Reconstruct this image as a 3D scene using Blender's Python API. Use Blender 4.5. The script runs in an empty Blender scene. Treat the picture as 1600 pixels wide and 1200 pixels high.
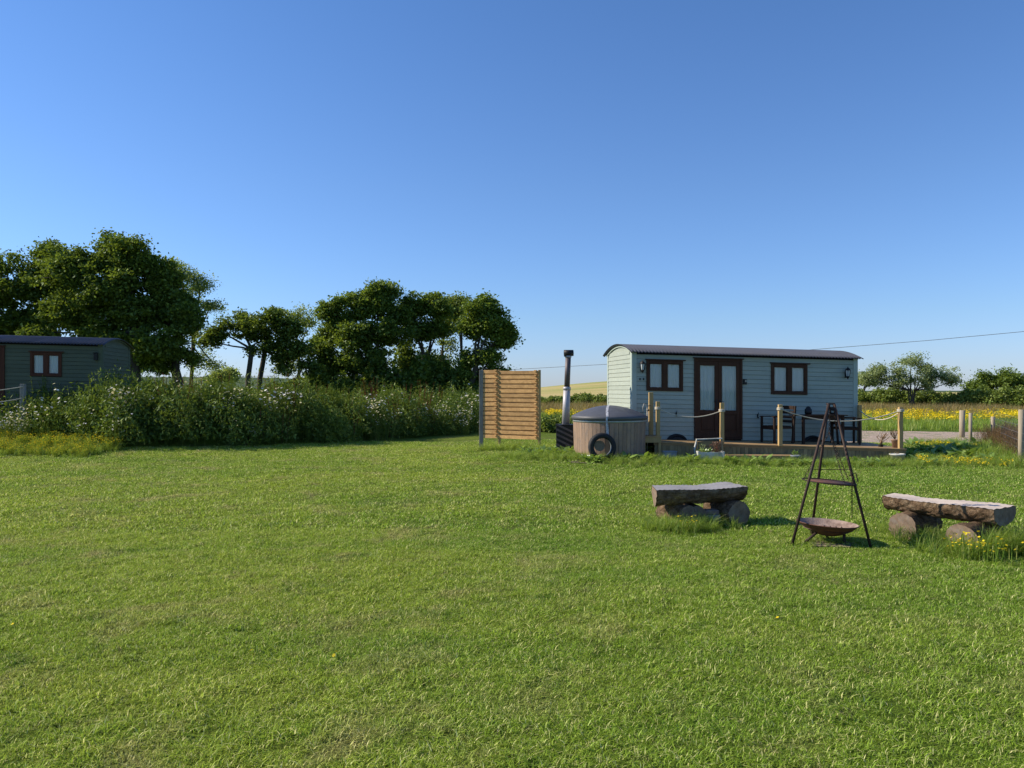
import bpy, math, random
import numpy as np
from mathutils import Vector, Matrix
random.seed(7); rng = np.random.default_rng(11)
S = bpy.context.scene; COL = S.collection
R = math.radians
# ------------------------------------------------------------------ camera, sky, sun, exposure
EYE = 1.65; HOR = 610.0; F = 1200.0          # eye height, horizon row and focal length of the 1600 px photograph
cam = bpy.data.cameras.new('camera'); co = bpy.data.objects.new('camera', cam); COL.objects.link(co)
co.location = (0, 0, EYE); co.rotation_euler = (R(90), 0, 0)
cam.sensor_width = 36; cam.lens = 36*F/1600; cam.shift_y = (HOR-600)/1600
cam.clip_start = .05; cam.clip_end = 9000
S.camera = co
SUN_A, SUN_E = 9, 33
W = bpy.data.worlds.new('World'); S.world = W; W.use_nodes = True
wn = W.node_tree.nodes; wl = W.node_tree.links
sky = wn.new('ShaderNodeTexSky'); sky.sky_type = 'NISHITA'; sky.sun_disc = False
sky.sun_elevation = R(SUN_E); sky.sun_rotation = R(-(90-SUN_A))
sky.air_density = 1.25; sky.dust_density = .15; sky.ozone_density = 4.0; sky.altitude = 0
# clear-air colour balance of the sky by height above the horizon (the same all round)
_g = wn.new('ShaderNodeNewGeometry'); _s = wn.new('ShaderNodeSeparateXYZ'); wl.new(_g.outputs['Incoming'], _s.inputs[0])
_a = wn.new('ShaderNodeMath'); _a.operation = 'ABSOLUTE'; wl.new(_s.outputs[2], _a.inputs[0])
_r = wn.new('ShaderNodeValToRGB'); _e = _r.color_ramp.elements
while len(_e) < 5: _e.new(.5)
for _el, (_p, _c) in zip(_e, ((0, (.42, .547, .967)), (.045, (.427, .55, .92)), (.09, (.433, .553, .833)), (.25, (.435, .55, .77)), (.44, (.40, .54, .75)))): _el.position = _p; _el.color = (*_c, 1)
wl.new(_a.outputs[0], _r.inputs[0])
_m = wn.new('ShaderNodeMix'); _m.data_type = 'RGBA'; _m.blend_type = 'MULTIPLY'; _m.inputs[0].default_value = 1
wl.new(sky.outputs[0], _m.inputs[6]); wl.new(_r.outputs[0], _m.inputs[7]); wl.new(_m.outputs[2], wn['Background'].inputs[0]); wn['Background'].inputs[1].default_value = .150
sl = bpy.data.lights.new('sun', 'SUN'); sl.energy = 5.0; sl.angle = R(.5); sl.color = (1, .9, .74)
so = bpy.data.objects.new('sun', sl); COL.objects.link(so); so.location = (-20, 8, 15)
tr = Vector((math.cos(R(SUN_A))*math.cos(R(SUN_E)), -math.sin(R(SUN_A))*math.cos(R(SUN_E)), -math.sin(R(SUN_E))))
so.rotation_euler = tr.to_track_quat('-Z', 'Y').to_euler()
S.view_settings.view_transform = 'Standard'; S.view_settings.look = 'None'
S.view_settings.exposure = .42; S.view_settings.gamma = 1
S.render.engine = 'CYCLES'

# ------------------------------------------------------------------ helpers
def PX(px, D): return (px-800)/F*D
def PZ(py, D): return EYE-(py-HOR)/F*D
def tag(o, label=None, cat=None, group=None, kind=None):
    if label: o['label'] = label
    if cat: o['category'] = cat
    if group: o['group'] = group
    if kind: o['kind'] = kind
    return o
def thing(name, loc, rz=0, label=None, cat=None, group=None):
    o = bpy.data.objects.new(name, None); COL.objects.link(o); o.location = loc; o.rotation_euler = (0, 0, rz)
    o.empty_display_size = .2
    return tag(o, label, cat, group)
def link(name, me, mat, parent=None):
    o = bpy.data.objects.new(name, me); COL.objects.link(o)
    if mat is not None and not me.materials: me.materials.append(mat)
    if parent: o.parent = parent
    return o
def copy_tree(o, parent=None):
    c = o.copy(); COL.objects.link(c); c.parent = parent
    for ch in o.children: copy_tree(ch, c)
    return c
SHEAR = 0.0
class MB:
    def __init__(s): s.v = []; s.f = []
    def add(s, vs, fs):
        n = len(s.v); s.v += [tuple(v) for v in vs]; s.f += [tuple(i+n for i in f) for f in fs]; return s
    def box(s, x0, x1, y0, y1, z0, z1, bev=0):
        vs = [(x, y, z) for z in (z0, z1) for x, y in ((x0, y0), (x1, y0), (x1, y1), (x0, y1))]
        return s.add(vs, [(0,3,2,1), (4,5,6,7), (0,1,5,4), (1,2,6,5), (2,3,7,6), (3,0,4,7)])
    def obox(s, c, ax, ay, az):
        c, ax, ay, az = map(Vector, (c, ax, ay, az))
        vs = [c+sx*ax+sy*ay+sz*az for sz in (-1, 1) for sx, sy in ((-1,-1), (1,-1), (1,1), (-1,1))]
        return s.add(vs, [(0,3,2,1), (4,5,6,7), (0,1,5,4), (1,2,6,5), (2,3,7,6), (3,0,4,7)])
    def tube(s, pts, rad, n=8, cap=True):
        pts = [Vector(p) for p in pts]
        if not hasattr(rad, '__len__'): rad = [rad]*len(pts)
        base = len(s.v); up = None
        for i, p in enumerate(pts):
            d = (pts[min(i+1, len(pts)-1)]-pts[max(i-1, 0)]).normalized()
            if up is None:
                up = Vector((0, 0, 1)) if abs(d.z) < .9 else Vector((1, 0, 0))
            a = d.cross(up)
            if a.length < 1e-4: a = d.cross(Vector((0, 1, 0)))
            a.normalize(); b = d.cross(a).normalized(); up = -b if False else up
            for k in range(n):
                t = 2*math.pi*k/n
                s.v.append(tuple(p+(a*math.cos(t)+b*math.sin(t))*rad[i]))
        for i in range(len(pts)-1):
            for k in range(n):
                a0 = base+i*n+k; a1 = base+i*n+(k+1) % n
                s.f.append((a0, a1, a1+n, a0+n))
        if cap:
            s.f.append(tuple(base+k for k in range(n))[::-1]); s.f.append(tuple(base+(len(pts)-1)*n+k for k in range(n)))
        return s
    def lathe(s, prof, n=32, c=(0, 0, 0), close=False):
        base = len(s.v)
        for r, z in prof:
            for k in range(n):
                t = 2*math.pi*k/n; s.v.append((c[0]+r*math.cos(t), c[1]+r*math.sin(t), c[2]+z))
        m = len(prof)
        for i in range(m-1 if not close else m):
            for k in range(n):
                a = base+i*n+k; b = base+i*n+(k+1) % n; j = ((i+1) % m-i)*n
                s.f.append((a, b, b+j, a+j))
        return s
    def mesh(s, name, smooth=False):
        me = bpy.data.meshes.new(name)
        v = s.v
        if SHEAR: v = [(x, y, z-SHEAR*x) for x, y, z in v]
        me.from_pydata(v, [], s.f); me.validate()
        if smooth: me.polygons.foreach_set('use_smooth', [True]*len(me.polygons))
        me.update(); return me
    def build(s, name, mat, parent=None, smooth=False, bevel=0, loc=None):
        o = link(name, s.mesh(name, smooth), mat, parent)
        if loc: o.location = loc
        if bevel:
            m = o.modifiers.new('bevel', 'BEVEL'); m.width = bevel; m.segments = 2; m.limit_method = 'ANGLE'
        return o
def npmesh(name, V, Q, mat, smooth=False):
    """V (n,3) array, Q (m,k) array of equal-sided faces"""
    me = bpy.data.meshes.new(name); n, k = Q.shape
    me.vertices.add(len(V)); me.vertices.foreach_set('co', V.astype(np.float32).ravel())
    me.loops.add(n*k); me.loops.foreach_set('vertex_index', Q.astype(np.int32).ravel())
    me.polygons.add(n); me.polygons.foreach_set('loop_start', np.arange(0, n*k, k, dtype=np.int32))
    me.polygons.foreach_set('loop_total', np.full(n, k, dtype=np.int32))
    if smooth: me.polygons.foreach_set('use_smooth', np.ones(n, dtype=bool))
    me.update(calc_edges=True); me.validate()
    if mat: me.materials.append(mat)
    return me

# ------------------------------------------------------------------ materials
def newmat(name):
    m = bpy.data.materials.new(name); m.use_nodes = True
    nt = m.node_tree; nt.nodes.clear()
    out = nt.nodes.new('ShaderNodeOutputMaterial'); return m, nt, out
def N(nt, typ, **kw):
    n = nt.nodes.new(typ)
    for k, v in kw.items():
        if k.startswith('i_'):
            key = k[2:]; key = int(key) if key.isdigit() else key.replace('_', ' ')
            n.inputs[key].default_value = v
        else: setattr(n, k, v)
    return n
def ramp(nt, fac, stops):
    r = nt.nodes.new('ShaderNodeValToRGB'); e = r.color_ramp.elements
    while len(e) < len(stops): e.new(.5)
    for el, (p, c) in zip(e, stops):
        el.position = p; el.color = (c[0], c[1], c[2], 1) if hasattr(c, '__len__') else (c, c, c, 1)
    nt.links.new(fac, r.inputs[0]); return r.outputs[0]
def mixc(nt, fac, a, b, mode='MIX'):
    m = nt.nodes.new('ShaderNodeMix'); m.data_type = 'RGBA'; m.blend_type = mode
    for sock, v in ((m.inputs[0], fac), (m.inputs[6], a), (m.inputs[7], b)):
        if isinstance(v, (int, float)): sock.default_value = v
        elif isinstance(v, tuple): sock.default_value = (*v, 1)
        else: nt.links.new(v, sock)
    return m.outputs[2]
def mathn(nt, op, a, b=0, c=None):
    m = nt.nodes.new('ShaderNodeMath'); m.operation = op
    for i, v in enumerate((a, b) if c is None else (a, b, c)):
        if isinstance(v, (int, float)): m.inputs[i].default_value = v
        else: nt.links.new(v, m.inputs[i])
    return m.outputs[0]
def noise(nt, vec, scale, detail=4, rough=.6, dist=0):
    n = N(nt, 'ShaderNodeTexNoise'); n.inputs['Scale'].default_value = scale; n.inputs['Detail'].default_value = detail
    n.inputs['Roughness'].default_value = rough; n.inputs['Distortion'].default_value = dist
    if vec is not None: nt.links.new(vec, n.inputs['Vector'])
    return n.outputs['Fac']
def mapping(nt, src, scale=(1, 1, 1), rot=(0, 0, 0)):
    m = N(nt, 'ShaderNodeMapping'); m.inputs['Scale'].default_value = scale; m.inputs['Rotation'].default_value = rot
    nt.links.new(src, m.inputs[0]); return m.outputs[0]
def surf(name, c1, c2=None, rough=.7, metal=0, scale=8, stretch=(1, 1, 1), bump=.3, bscale=None, dirt=None, dscale=1.5, rand=.0, dist=.02, spec=.4):
    """painted / wooden / metal surface: two tones mixed by stretched noise, optional blotchy dirt, per-object tint"""
    m, nt, out = newmat(name); c2 = c2 or tuple(x*.7 for x in c1)
    tc = N(nt, 'ShaderNodeTexCoord'); oi = N(nt, 'ShaderNodeObjectInfo')
    ad = N(nt, 'ShaderNodeVectorMath', operation='ADD'); nt.links.new(tc.outputs['Object'], ad.inputs[0])
    sc = N(nt, 'ShaderNodeVectorMath', operation='SCALE'); cb = N(nt, 'ShaderNodeCombineXYZ')
    for i in range(3): nt.links.new(oi.outputs['Random'], cb.inputs[i])
    nt.links.new(cb.outputs[0], sc.inputs[0]); sc.inputs[3].default_value = 13.7
    nt.links.new(sc.outputs[0], ad.inputs[1])
    v = mapping(nt, ad.outputs[0], stretch)
    f = noise(nt, v, scale, 6, .65, .3)
    col = mixc(nt, ramp(nt, f, [(.3, 0.), (.7, 1.)]), c1, c2)
    if dirt:
        d = noise(nt, ad.outputs[0], dscale, 6, .7)
        col = mixc(nt, ramp(nt, d, [(.48, 0.), (.68, .8)]), col, dirt)
    if rand:
        k = mathn(nt, 'MULTIPLY_ADD', oi.outputs['Random'], 2*rand, 1-rand)
        hv = N(nt, 'ShaderNodeHueSaturation'); nt.links.new(k, hv.inputs['Value']); nt.links.new(col, hv.inputs['Color']); col = hv.outputs[0]
    b = N(nt, 'ShaderNodeBsdfPrincipled'); nt.links.new(col, b.inputs['Base Color'])
    b.inputs['Metallic'].default_value = metal; b.inputs['Specular IOR Level'].default_value = spec
    nt.links.new(mathn(nt, 'MULTIPLY_ADD', f, .3, rough-.15), b.inputs['Roughness'])
    if bump:
        bn = noise(nt, v, bscale or scale*2, 5, .7)
        bp = N(nt, 'ShaderNodeBump'); bp.inputs['Strength'].default_value = bump; bp.inputs['Distance'].default_value = dist
        nt.links.new(bn, bp.inputs['Height']); nt.links.new(bp.outputs[0], b.inputs['Normal'])
    nt.links.new(b.outputs[0], out.inputs[0]); return m
def leafmat(name, c1, c2, c3=None, trans=.35, pscale=.6, rough=.5, gloss=.025):
    m, nt, out = newmat(name)
    g = N(nt, 'ShaderNodeNewGeometry'); oi = N(nt, 'ShaderNodeObjectInfo')
    f = noise(nt, g.outputs['Position'], pscale, 3, .7)
    col = mixc(nt, ramp(nt, f, [(.35, 0.), (.65, 1.)]), c1, c2)
    k = mathn(nt, 'FRACT', mathn(nt, 'ADD', oi.outputs['Random'], g.outputs['Random Per Island']))
    if c3: col = mixc(nt, ramp(nt, k, [(.72, 0.), (1., .9)]), col, c3)
    hv = N(nt, 'ShaderNodeHueSaturation'); nt.links.new(mathn(nt, 'MULTIPLY_ADD', k, .7, .65), hv.inputs['Value']); nt.links.new(col, hv.inputs['Color'])
    col = hv.outputs[0]
    d = N(nt, 'ShaderNodeBsdfDiffuse'); t = N(nt, 'ShaderNodeBsdfTranslucent'); gl = N(nt, 'ShaderNodeBsdfGlossy'); gl.inputs['Roughness'].default_value = rough
    nt.links.new(col, d.inputs[0]); nt.links.new(mixc(nt, .5, col, (c1[0]*2.2, c1[1]*2.0, c1[2]*.8)), t.inputs[0]); gl.inputs[0].default_value = (.7, .8, .7, 1)
    m1 = N(nt, 'ShaderNodeMixShader'); m1.inputs[0].default_value = trans; nt.links.new(d.outputs[0], m1.inputs[1]); nt.links.new(t.outputs[0], m1.inputs[2])
    m2 = N(nt, 'ShaderNodeMixShader'); m2.inputs[0].default_value = gloss; nt.links.new(m1.outputs[0], m2.inputs[1]); nt.links.new(gl.outputs[0], m2.inputs[2])
    nt.links.new(m2.outputs[0], out.inputs[0]); return m
def lawn_color(nt, pos):
    """sward colour as it varies over the lawn: lush, yellowish and dry straw patches, faint mowing bands"""
    flat = mapping(nt, pos, (1, 1, 0))
    big = noise(nt, flat, .16, 4, .55, .4)
    col = mixc(nt, ramp(nt, big, [(.38, 0.), (.62, 1.)]), (.35, .45, .045), (.22, .36, .032))
    band = noise(nt, mapping(nt, pos, (.12, 1.1, 0), (0, 0, R(-4))), 1.0, 3, .6, .5)
    col = mixc(nt, ramp(nt, band, [(.42, 0.), (.60, .6)]), col, (.40, .49, .06))
    mid = noise(nt, flat, 1.1, 6, .68, .8)
    col = mixc(nt, ramp(nt, mid, [(.52, 0.), (.68, .7)]), col, (.50, .43, .18))
    lush = noise(nt, mapping(nt, pos, (1, 1, 0), (0, 0, 1)), 1.7, 5, .7, .6)
    sx = N(nt, 'ShaderNodeSeparateXYZ'); nt.links.new(pos, sx.inputs[0]); east = N(nt, 'ShaderNodeMapRange'); nt.links.new(mathn(nt, 'ADD', sx.outputs[0], mathn(nt, 'MULTIPLY', big, 6)), east.inputs[0])
    east.inputs[1].default_value = 1.5; east.inputs[2].default_value = 7.5; east.inputs[4].default_value = .6; col = mixc(nt, east.outputs[0], col, (.18, .33, .032))
    th = noise(nt, flat, 4.2, 5, .75, .5)
    col = mixc(nt, ramp(nt, lush, [(.56, 0.), (.72, .75)]), col, (.11, .22, .02))
    col = mixc(nt, ramp(nt, th, [(.60, 0.), (.70, .75)]), col, (.20, .16, .085))
    return col
def lawn_blade():
    m, nt, out = newmat('lawn_grass'); g = N(nt, 'ShaderNodeNewGeometry'); oi = N(nt, 'ShaderNodeObjectInfo')
    col = lawn_color(nt, g.outputs['Position'])
    k = mathn(nt, 'FRACT', mathn(nt, 'ADD', oi.outputs['Random'], g.outputs['Random Per Island']))
    col = mixc(nt, ramp(nt, k, [(.84, 0.), (.92, .7)]), col, (.60, .52, .26))
    hv = N(nt, 'ShaderNodeHueSaturation'); nt.links.new(mathn(nt, 'MULTIPLY_ADD', k, 1.3, .38), hv.inputs['Value']); nt.links.new(col, hv.inputs['Color']); col = hv.outputs[0]
    d = N(nt, 'ShaderNodeBsdfDiffuse'); t = N(nt, 'ShaderNodeBsdfTranslucent'); gl = N(nt, 'ShaderNodeBsdfGlossy'); gl.inputs['Roughness'].default_value = .45
    nt.links.new(col, d.inputs[0]); nt.links.new(col, t.inputs[0]); gl.inputs[0].default_value = (.8, .85, .7, 1)
    m1 = N(nt, 'ShaderNodeMixShader'); m1.inputs[0].default_value = .4; nt.links.new(d.outputs[0], m1.inputs[1]); nt.links.new(t.outputs[0], m1.inputs[2])
    m2 = N(nt, 'ShaderNodeMixShader'); m2.inputs[0].default_value = .02; nt.links.new(m1.outputs[0], m2.inputs[1]); nt.links.new(gl.outputs[0], m2.inputs[2])
    nt.links.new(m2.outputs[0], out.inputs[0]); return m
def ground_mat():
    m, nt, out = newmat('meadow_ground'); g = N(nt, 'ShaderNodeNewGeometry'); pos = g.outputs['Position']
    sep = N(nt, 'ShaderNodeSeparateXYZ'); nt.links.new(pos, sep.inputs[0])
    col = lawn_color(nt, pos)
    fine = noise(nt, mapping(nt, pos, (1, 1, 0)), 60, 5, .8)
    col = mixc(nt, 1, col, ramp(nt, fine, [(.38, .10), (.64, .62)]), 'MULTIPLY')
    rough = mixc(nt, ramp(nt, noise(nt, pos, .35, 6, .7), [(.4, 0.), (.62, 1.)]), (.10, .16, .03), (.20, .19, .065))
    fr = N(nt, 'ShaderNodeMapRange'); fr.inputs[1].default_value = 33; fr.inputs[2].default_value = 38; nt.links.new(sep.outputs[1], fr.inputs[0])
    col = mixc(nt, fr.outputs[0], col, rough)
    # mown hay field on the rise behind: diagonal swaths, green showing through
    sw = noise(nt, mapping(nt, pos, (.05, .55, 0), (0, 0, R(35))), .55, 4, .6, .6)
    hay = mixc(nt, ramp(nt, sw, [(.42, 0.), (.62, 1.)]), (.50, .385, .17), (.36, .33, .11))
    gr = noise(nt, mapping(nt, pos, (.3, 1, 0)), .035, 4, .6)
    hay = mixc(nt, ramp(nt, gr, [(.5, 0.), (.62, .7)]), hay, (.22, .27, .06))
    fh = N(nt, 'ShaderNodeMapRange'); fh.inputs[1].default_value = 80; fh.inputs[2].default_value = 84; nt.links.new(sep.outputs[1], fh.inputs[0])
    col = mixc(nt, fh.outputs[0], col, hay)
    fd = N(nt, 'ShaderNodeMapRange'); fd.inputs[1].default_value = 600; fd.inputs[2].default_value = 800; nt.links.new(sep.outputs[1], fd.inputs[0])
    wood = mixc(nt, ramp(nt, noise(nt, pos, .006, 4, .6), [(.45, 0.), (.6, 1.)]), (.045, .075, .03), (.09, .12, .05))
    col = mixc(nt, fd.outputs[0], col, wood)
    b = N(nt, 'ShaderNodeBsdfPrincipled'); nt.links.new(col, b.inputs['Base Color']); b.inputs['Roughness'].default_value = .95; b.inputs['Specular IOR Level'].default_value = .1
    bp = N(nt, 'ShaderNodeBump'); bp.inputs['Strength'].default_value = .8; bp.inputs['Distance'].default_value = .03
    nt.links.new(noise(nt, pos, 18, 6, .8), bp.inputs['Height']); nt.links.new(bp.outputs[0], b.inputs['Normal'])
    nt.links.new(b.outputs[0], out.inputs[0]); return m
M = {}
M['ground'] = ground_mat(); M['lawn'] = lawn_blade()
M['paint_pale'] = surf('duck_egg_paint', (.365, .40, .335), (.31, .35, .30), .6, scale=3, stretch=(.5, 1, 6), bump=.15, dirt=(.29, .33, .28), dscale=2.5, rand=.06)
M['paint_green'] = surf('dark_sage_paint', (.085, .10, .055), (.07, .082, .046), .6, scale=3, stretch=(.5, 1, 6), bump=.15, rand=.08)
M['trim_green'] = surf('dark_sage_trim', (.09, .115, .065), None, .6, scale=3)
M['trim_pale'] = surf('duck_egg_trim', (.40, .46, .40), (.35, .41, .36), .55, scale=5, stretch=(3, 3, .5), bump=.1)
M['dark'] = surf('dark_lining', (.02, .02, .018), None, .9)
M['roof'] = surf('slate_grey_sheet_steel', (.066, .071, .092), (.052, .056, .074), .6, 0, scale=2.5, bump=.05, dirt=(.062, .06, .062), spec=.25)
M['brownwood'] = surf('brown_stained_joinery', (.080, .036, .020), (.050, .023, .014), .6, spec=.15, scale=6, stretch=(6, 6, .6), bump=.2, dist=.005)
M['redwood'] = surf('red_brown_joinery', (.10, .036, .020), (.065, .025, .015), .6, spec=.15, scale=6, stretch=(6, 6, .6), bump=.2, dist=.005)
M['furniture'] = surf('dark_oiled_teak', (.038, .021, .014), (.024, .015, .011), .6, scale=6, stretch=(6, 6, .6), bump=.2, dist=.005, spec=.15)
M['curtain'] = surf('pale_curtain', (.84, .86, .88), (.76, .78, .82), .9, scale=4, stretch=(6, 1, .6), bump=.1)
M['black'] = surf('black_iron', (.012, .012, .013), (.02, .018, .017), .5, .3, scale=20, bump=.1)
M['frost'] = surf('lantern_glass', (.55, .6, .62), (.45, .5, .5), .3, bump=0)
M['rubber'] = surf('black_rubber', (.016, .016, .017), None, .75, scale=15, bump=.2)
def glassmat():
    m, nt, out = newmat('window_glass'); t = N(nt, 'ShaderNodeBsdfTransparent'); t.inputs[0].default_value = (.86, .9, .9, 1)
    g = N(nt, 'ShaderNodeBsdfGlossy'); g.inputs['Roughness'].default_value = .03
    f = N(nt, 'ShaderNodeFresnel'); f.inputs[0].default_value = 1.28
    mx = N(nt, 'ShaderNodeMixShader'); nt.links.new(mathn(nt, 'ADD', f.outputs[0], .02), mx.inputs[0]); nt.links.new(t.outputs[0], mx.inputs[1]); nt.links.new(g.outputs[0], mx.inputs[2])
    nt.links.new(mx.outputs[0], out.inputs[0]); return m
M['glass'] = glassmat()
M['deckwood'] = surf('decking_timber', (.42, .27, .115), (.30, .19, .085), .7, scale=4, stretch=(.6, 8, 8), bump=.3, dist=.005, rand=.14, dirt=(.20, .14, .08))
M['fascia'] = surf('weathered_skirting_timber', (.34, .25, .12), (.23, .17, .085), .8, scale=4, stretch=(8, 8, .6), bump=.3, rand=.2, dirt=(.08, .075, .05))
M['postwood'] = surf('green_treated_post_timber', (.48, .32, .13), (.33, .23, .10), .75, scale=5, stretch=(7, 7, .5), bump=.3, dist=.006, rand=.08)
M['slat'] = surf('larch_slat', (.68, .40, .15), (.42, .23, .085), .7, scale=3.2, stretch=(.9, 7, 7), bump=.3, dist=.006, rand=.22, dirt=(.30, .155, .055), dscale=3)
M['greypost'] = surf('silvered_oak_post', (.30, .28, .25), (.20, .19, .17), .85, scale=5, stretch=(7, 7, .5), bump=.5, dist=.008, dirt=(.15, .14, .12))
M['rope'] = surf('pale_rope', (.55, .50, .40), (.42, .38, .30), .9, scale=60, bump=.6, dist=.004)
M['stave'] = surf('weathered_tub_stave', (.34, .225, .15), (.23, .16, .115), .8, scale=4, stretch=(8, 8, .6), bump=.4, dist=.006, rand=.15, dirt=(.17, .14, .12), dscale=4)
M['hoop'] = surf('galvanised_hoop', (.42, .46, .47), (.33, .36, .37), .45, .6, scale=8, bump=.1)
M['cover'] = surf('charcoal_vinyl_lid', (.090, .092, .100), (.072, .074, .082), .5, scale=6, bump=.08)
M['flue_dark'] = surf('stained_flue_steel', (.13, .105, .105), (.08, .065, .065), .55, .3, scale=3, stretch=(3, 3, .7), bump=.05)
M['flue'] = surf('dull_flue_steel', (.42, .40, .42), (.33, .32, .34), .6, .25, scale=3, stretch=(4, 4, .5), bump=.05)
M['strap'] = surf('pale_strap', (.6, .6, .62), (.15, .15, .16), .8, scale=18, stretch=(1, 1, 1.6), bump=.1)
M['timber_disc'] = surf('old_round_of_wood', (.22, .17, .12), (.14, .11, .08), .85, scale=8)
M['iron'] = surf('rusty_black_iron', (.022, .017, .016), (.055, .028, .018), .7, .2, scale=14, bump=.3, dist=.004)
M['rust'] = surf('rusted_steel', (.15, .055, .028), (.085, .04, .028), .8, .1, scale=9, bump=.3, dist=.004, dirt=(.06, .045, .04), dscale=5)
M['ash'] = surf('ash_and_rust', (.36, .27, .22), (.24, .17, .14), .9, scale=12, bump=.4, dirt=(.10, .06, .045), dscale=6)
M['white_plastic'] = surf('chalky_white_plastic', (.58, .57, .52), (.42, .42, .38), .6, scale=6, bump=.1, dirt=(.22, .20, .15), dscale=6)
M['grey_plastic'] = surf('blue_grey_plastic', (.22, .25, .29), (.17, .19, .22), .6, scale=6, bump=.1)
M['clay'] = surf('pale_terracotta', (.34, .22, .15), (.25, .16, .11), .8, scale=8, bump=.2)
M['soil'] = surf('dark_soil', (.035, .025, .016), (.06, .045, .028), .95, scale=20, bump=.8)
M['fencepost'] = surf('grey_round_post', (.36, .30, .21), (.25, .21, .15), .85, scale=5, stretch=(7, 7, .5), bump=.4, dist=.008)
M['wire'] = surf('galvanised_wire', (.25, .25, .25), None, .5, .6, bump=0)
M['cable'] = surf('overhead_cable', (.05, .055, .06), None, .7, bump=0)
M['bark_tree'] = surf('tree_bark', (.050, .042, .032), (.085, .075, .055), .95, scale=5, stretch=(2, 2, .5), bump=.8, dist=.05)
def logmats():
    m = surf('log_bark', (.27, .175, .105), (.05, .033, .021), .95, scale=7, stretch=(.45, 3.2, 3.2), bump=1.0, bscale=9, dist=.06, dirt=(.36, .27, .18), dscale=7, spec=.08)
    e = surf('sawn_log_end', (.26, .185, .13), (.13, .095, .07), .9, scale=16, bump=.5, dist=.006, dirt=(.23, .205, .18), dscale=9, spec=.08)
    t = surf('bleached_slab_top', (.70, .58, .47), (.50, .40, .31), .8, scale=6, stretch=(.4, 7, 7), bump=.4, dist=.006, dirt=(.36, .31, .28), dscale=3)
    t2 = surf('grey_slab_top', (.34, .325, .32), (.24, .225, .22), .8, scale=6, stretch=(.4, 7, 7), bump=.4, dist=.006, dirt=(.17, .155, .15), dscale=3)
    return m, e, t, t2
M['logbark'], M['logend'], M['slabtop'], M['slabtop_grey'] = logmats()
M['oakleaf'] = leafmat('oak_leaves', (.12, .175, .026), (.07, .11, .018), (.20, .25, .045), .36, .5)
M['ashleaf'] = leafmat('pale_leaves', (.24, .30, .08), (.17, .23, .06), (.28, .33, .11), .4, .5)
M['treeleaf'] = leafmat('sycamore_leaves', (.14, .205, .030), (.08, .13, .022), (.22, .27, .05), .38, .4)
M['hedgeleaf'] = leafmat('hedge_leaves', (.17, .23, .045), (.11, .16, .03), (.22, .25, .06), .3, .35)
M['willow'] = leafmat('grey_green_leaves', (.26, .32, .14), (.20, .26, .11), (.32, .37, .19), .4, .35)
M['weed'] = leafmat('bank_weed_leaves', (.135, .195, .03), (.075, .12, .02), (.24, .28, .055), .24, .7)
M['dock'] = leafmat('dock_leaves', (.22, .33, .06), (.15, .25, .045), (.30, .38, .10), .35, 2, .35, .1)
M['longgrass'] = leafmat('long_grass_blades', (.23, .33, .05), (.16, .26, .04), (.40, .38, .14), .4, 1.)
M['drygrass'] = leafmat('seeding_grass', (.26, .20, .085), (.18, .18, .06), (.30, .16, .08), .35, .5)
M['yellowgreen'] = leafmat('yellow_green_herb', (.20, .28, .04), (.13, .19, .03), (.34, .32, .045), .4, 1.)
M['petal_white'] = leafmat('white_petals', (.74, .72, .66), (.64, .62, .57), None, .25, 1., gloss=.0)
M['petal_yellow'] = leafmat('yellow_petals', (.80, .63, .03), (.76, .55, .02), None, .25, 1., gloss=.02)
M['deadstem'] = leafmat('brown_dead_stems', (.24, .15, .07), (.16, .11, .06), (.30, .17, .10), .15, 1.)
M['reddish'] = leafmat('rusty_heather', (.22, .09, .065), (.14, .075, .05), None, .2, 3)
M['redleaf'] = leafmat('reddish_dock_seed', (.20, .06, .04), (.12, .05, .03), None, .25, 2)

# ------------------------------------------------------------------ terrain
BANK = np.array([(PX(-260, 21.5), 21.5), (PX(-60, 20.2), 20.2), (PX(60, 19.7), 19.7), (PX(165, 19.3), 19.3), (PX(250, 19.7), 19.7), (PX(400, 21.0), 21.0), (PX(520, 22.9), 22.9), (PX(650, 26.2), 26.2), (PX(745, 29.8), 29.8), (PX(800, 33), 33)])
def seg_dist(x, y, P):
    """signed distance to the bank's front edge: positive behind it (away from the viewer), and t along it"""
    best = np.full(np.shape(x), 1e9); sg = np.ones(np.shape(x))
    for a, b in zip(P[:-1], P[1:]):
        d = b-a; L = np.dot(d, d); t = np.clip(((x-a[0])*d[0]+(y-a[1])*d[1])/L, 0, 1)
        qx = x-(a[0]+t*d[0]); qy = y-(a[1]+t*d[1]); dd = np.hypot(qx, qy)
        s = np.sign(d[0]*qy-d[1]*qx); upd = dd < best
        best = np.where(upd, dd, best); sg = np.where(upd, s, sg)
    return best*sg
def sst(e0, e1, x):
    t = np.clip((x-e0)/(e1-e0), 0, 1); return t*t*(3-2*t)
def H(x, y):
    x = np.asarray(x, float); y = np.asarray(y, float)
    z = .09*sst(15, 18, y)*(1-sst(3.2, 6.5, x))*sst(-2.5, 0, x)*(1-sst(24, 30, y))
    z = z+.45*np.exp(-((x+14)**2+(y-24)**2)/40)
    z = z+4.9*np.exp(-((x-42)/42)**2-((y-235)/75)**2)*sst(75, 130, y)
    d = seg_dist(x, y, BANK); z = z+.38*sst(.3, 1.5, d)*(1-sst(2.6, 4.5, d))*sst(-14.5, -12.0, x)
    r = np.hypot(x, y); far = sst(700, 1700, r)*sst(.1, -.25, x/np.maximum(r, 1))
    z = z+far*(30+7*np.sin(x*.0042)+4*np.sin(x*.011+1))
    z = z+.012*np.sin(x*1.3+.5*y)*np.sin(y*.9)*sst(60, 20, r)
    return z
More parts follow.
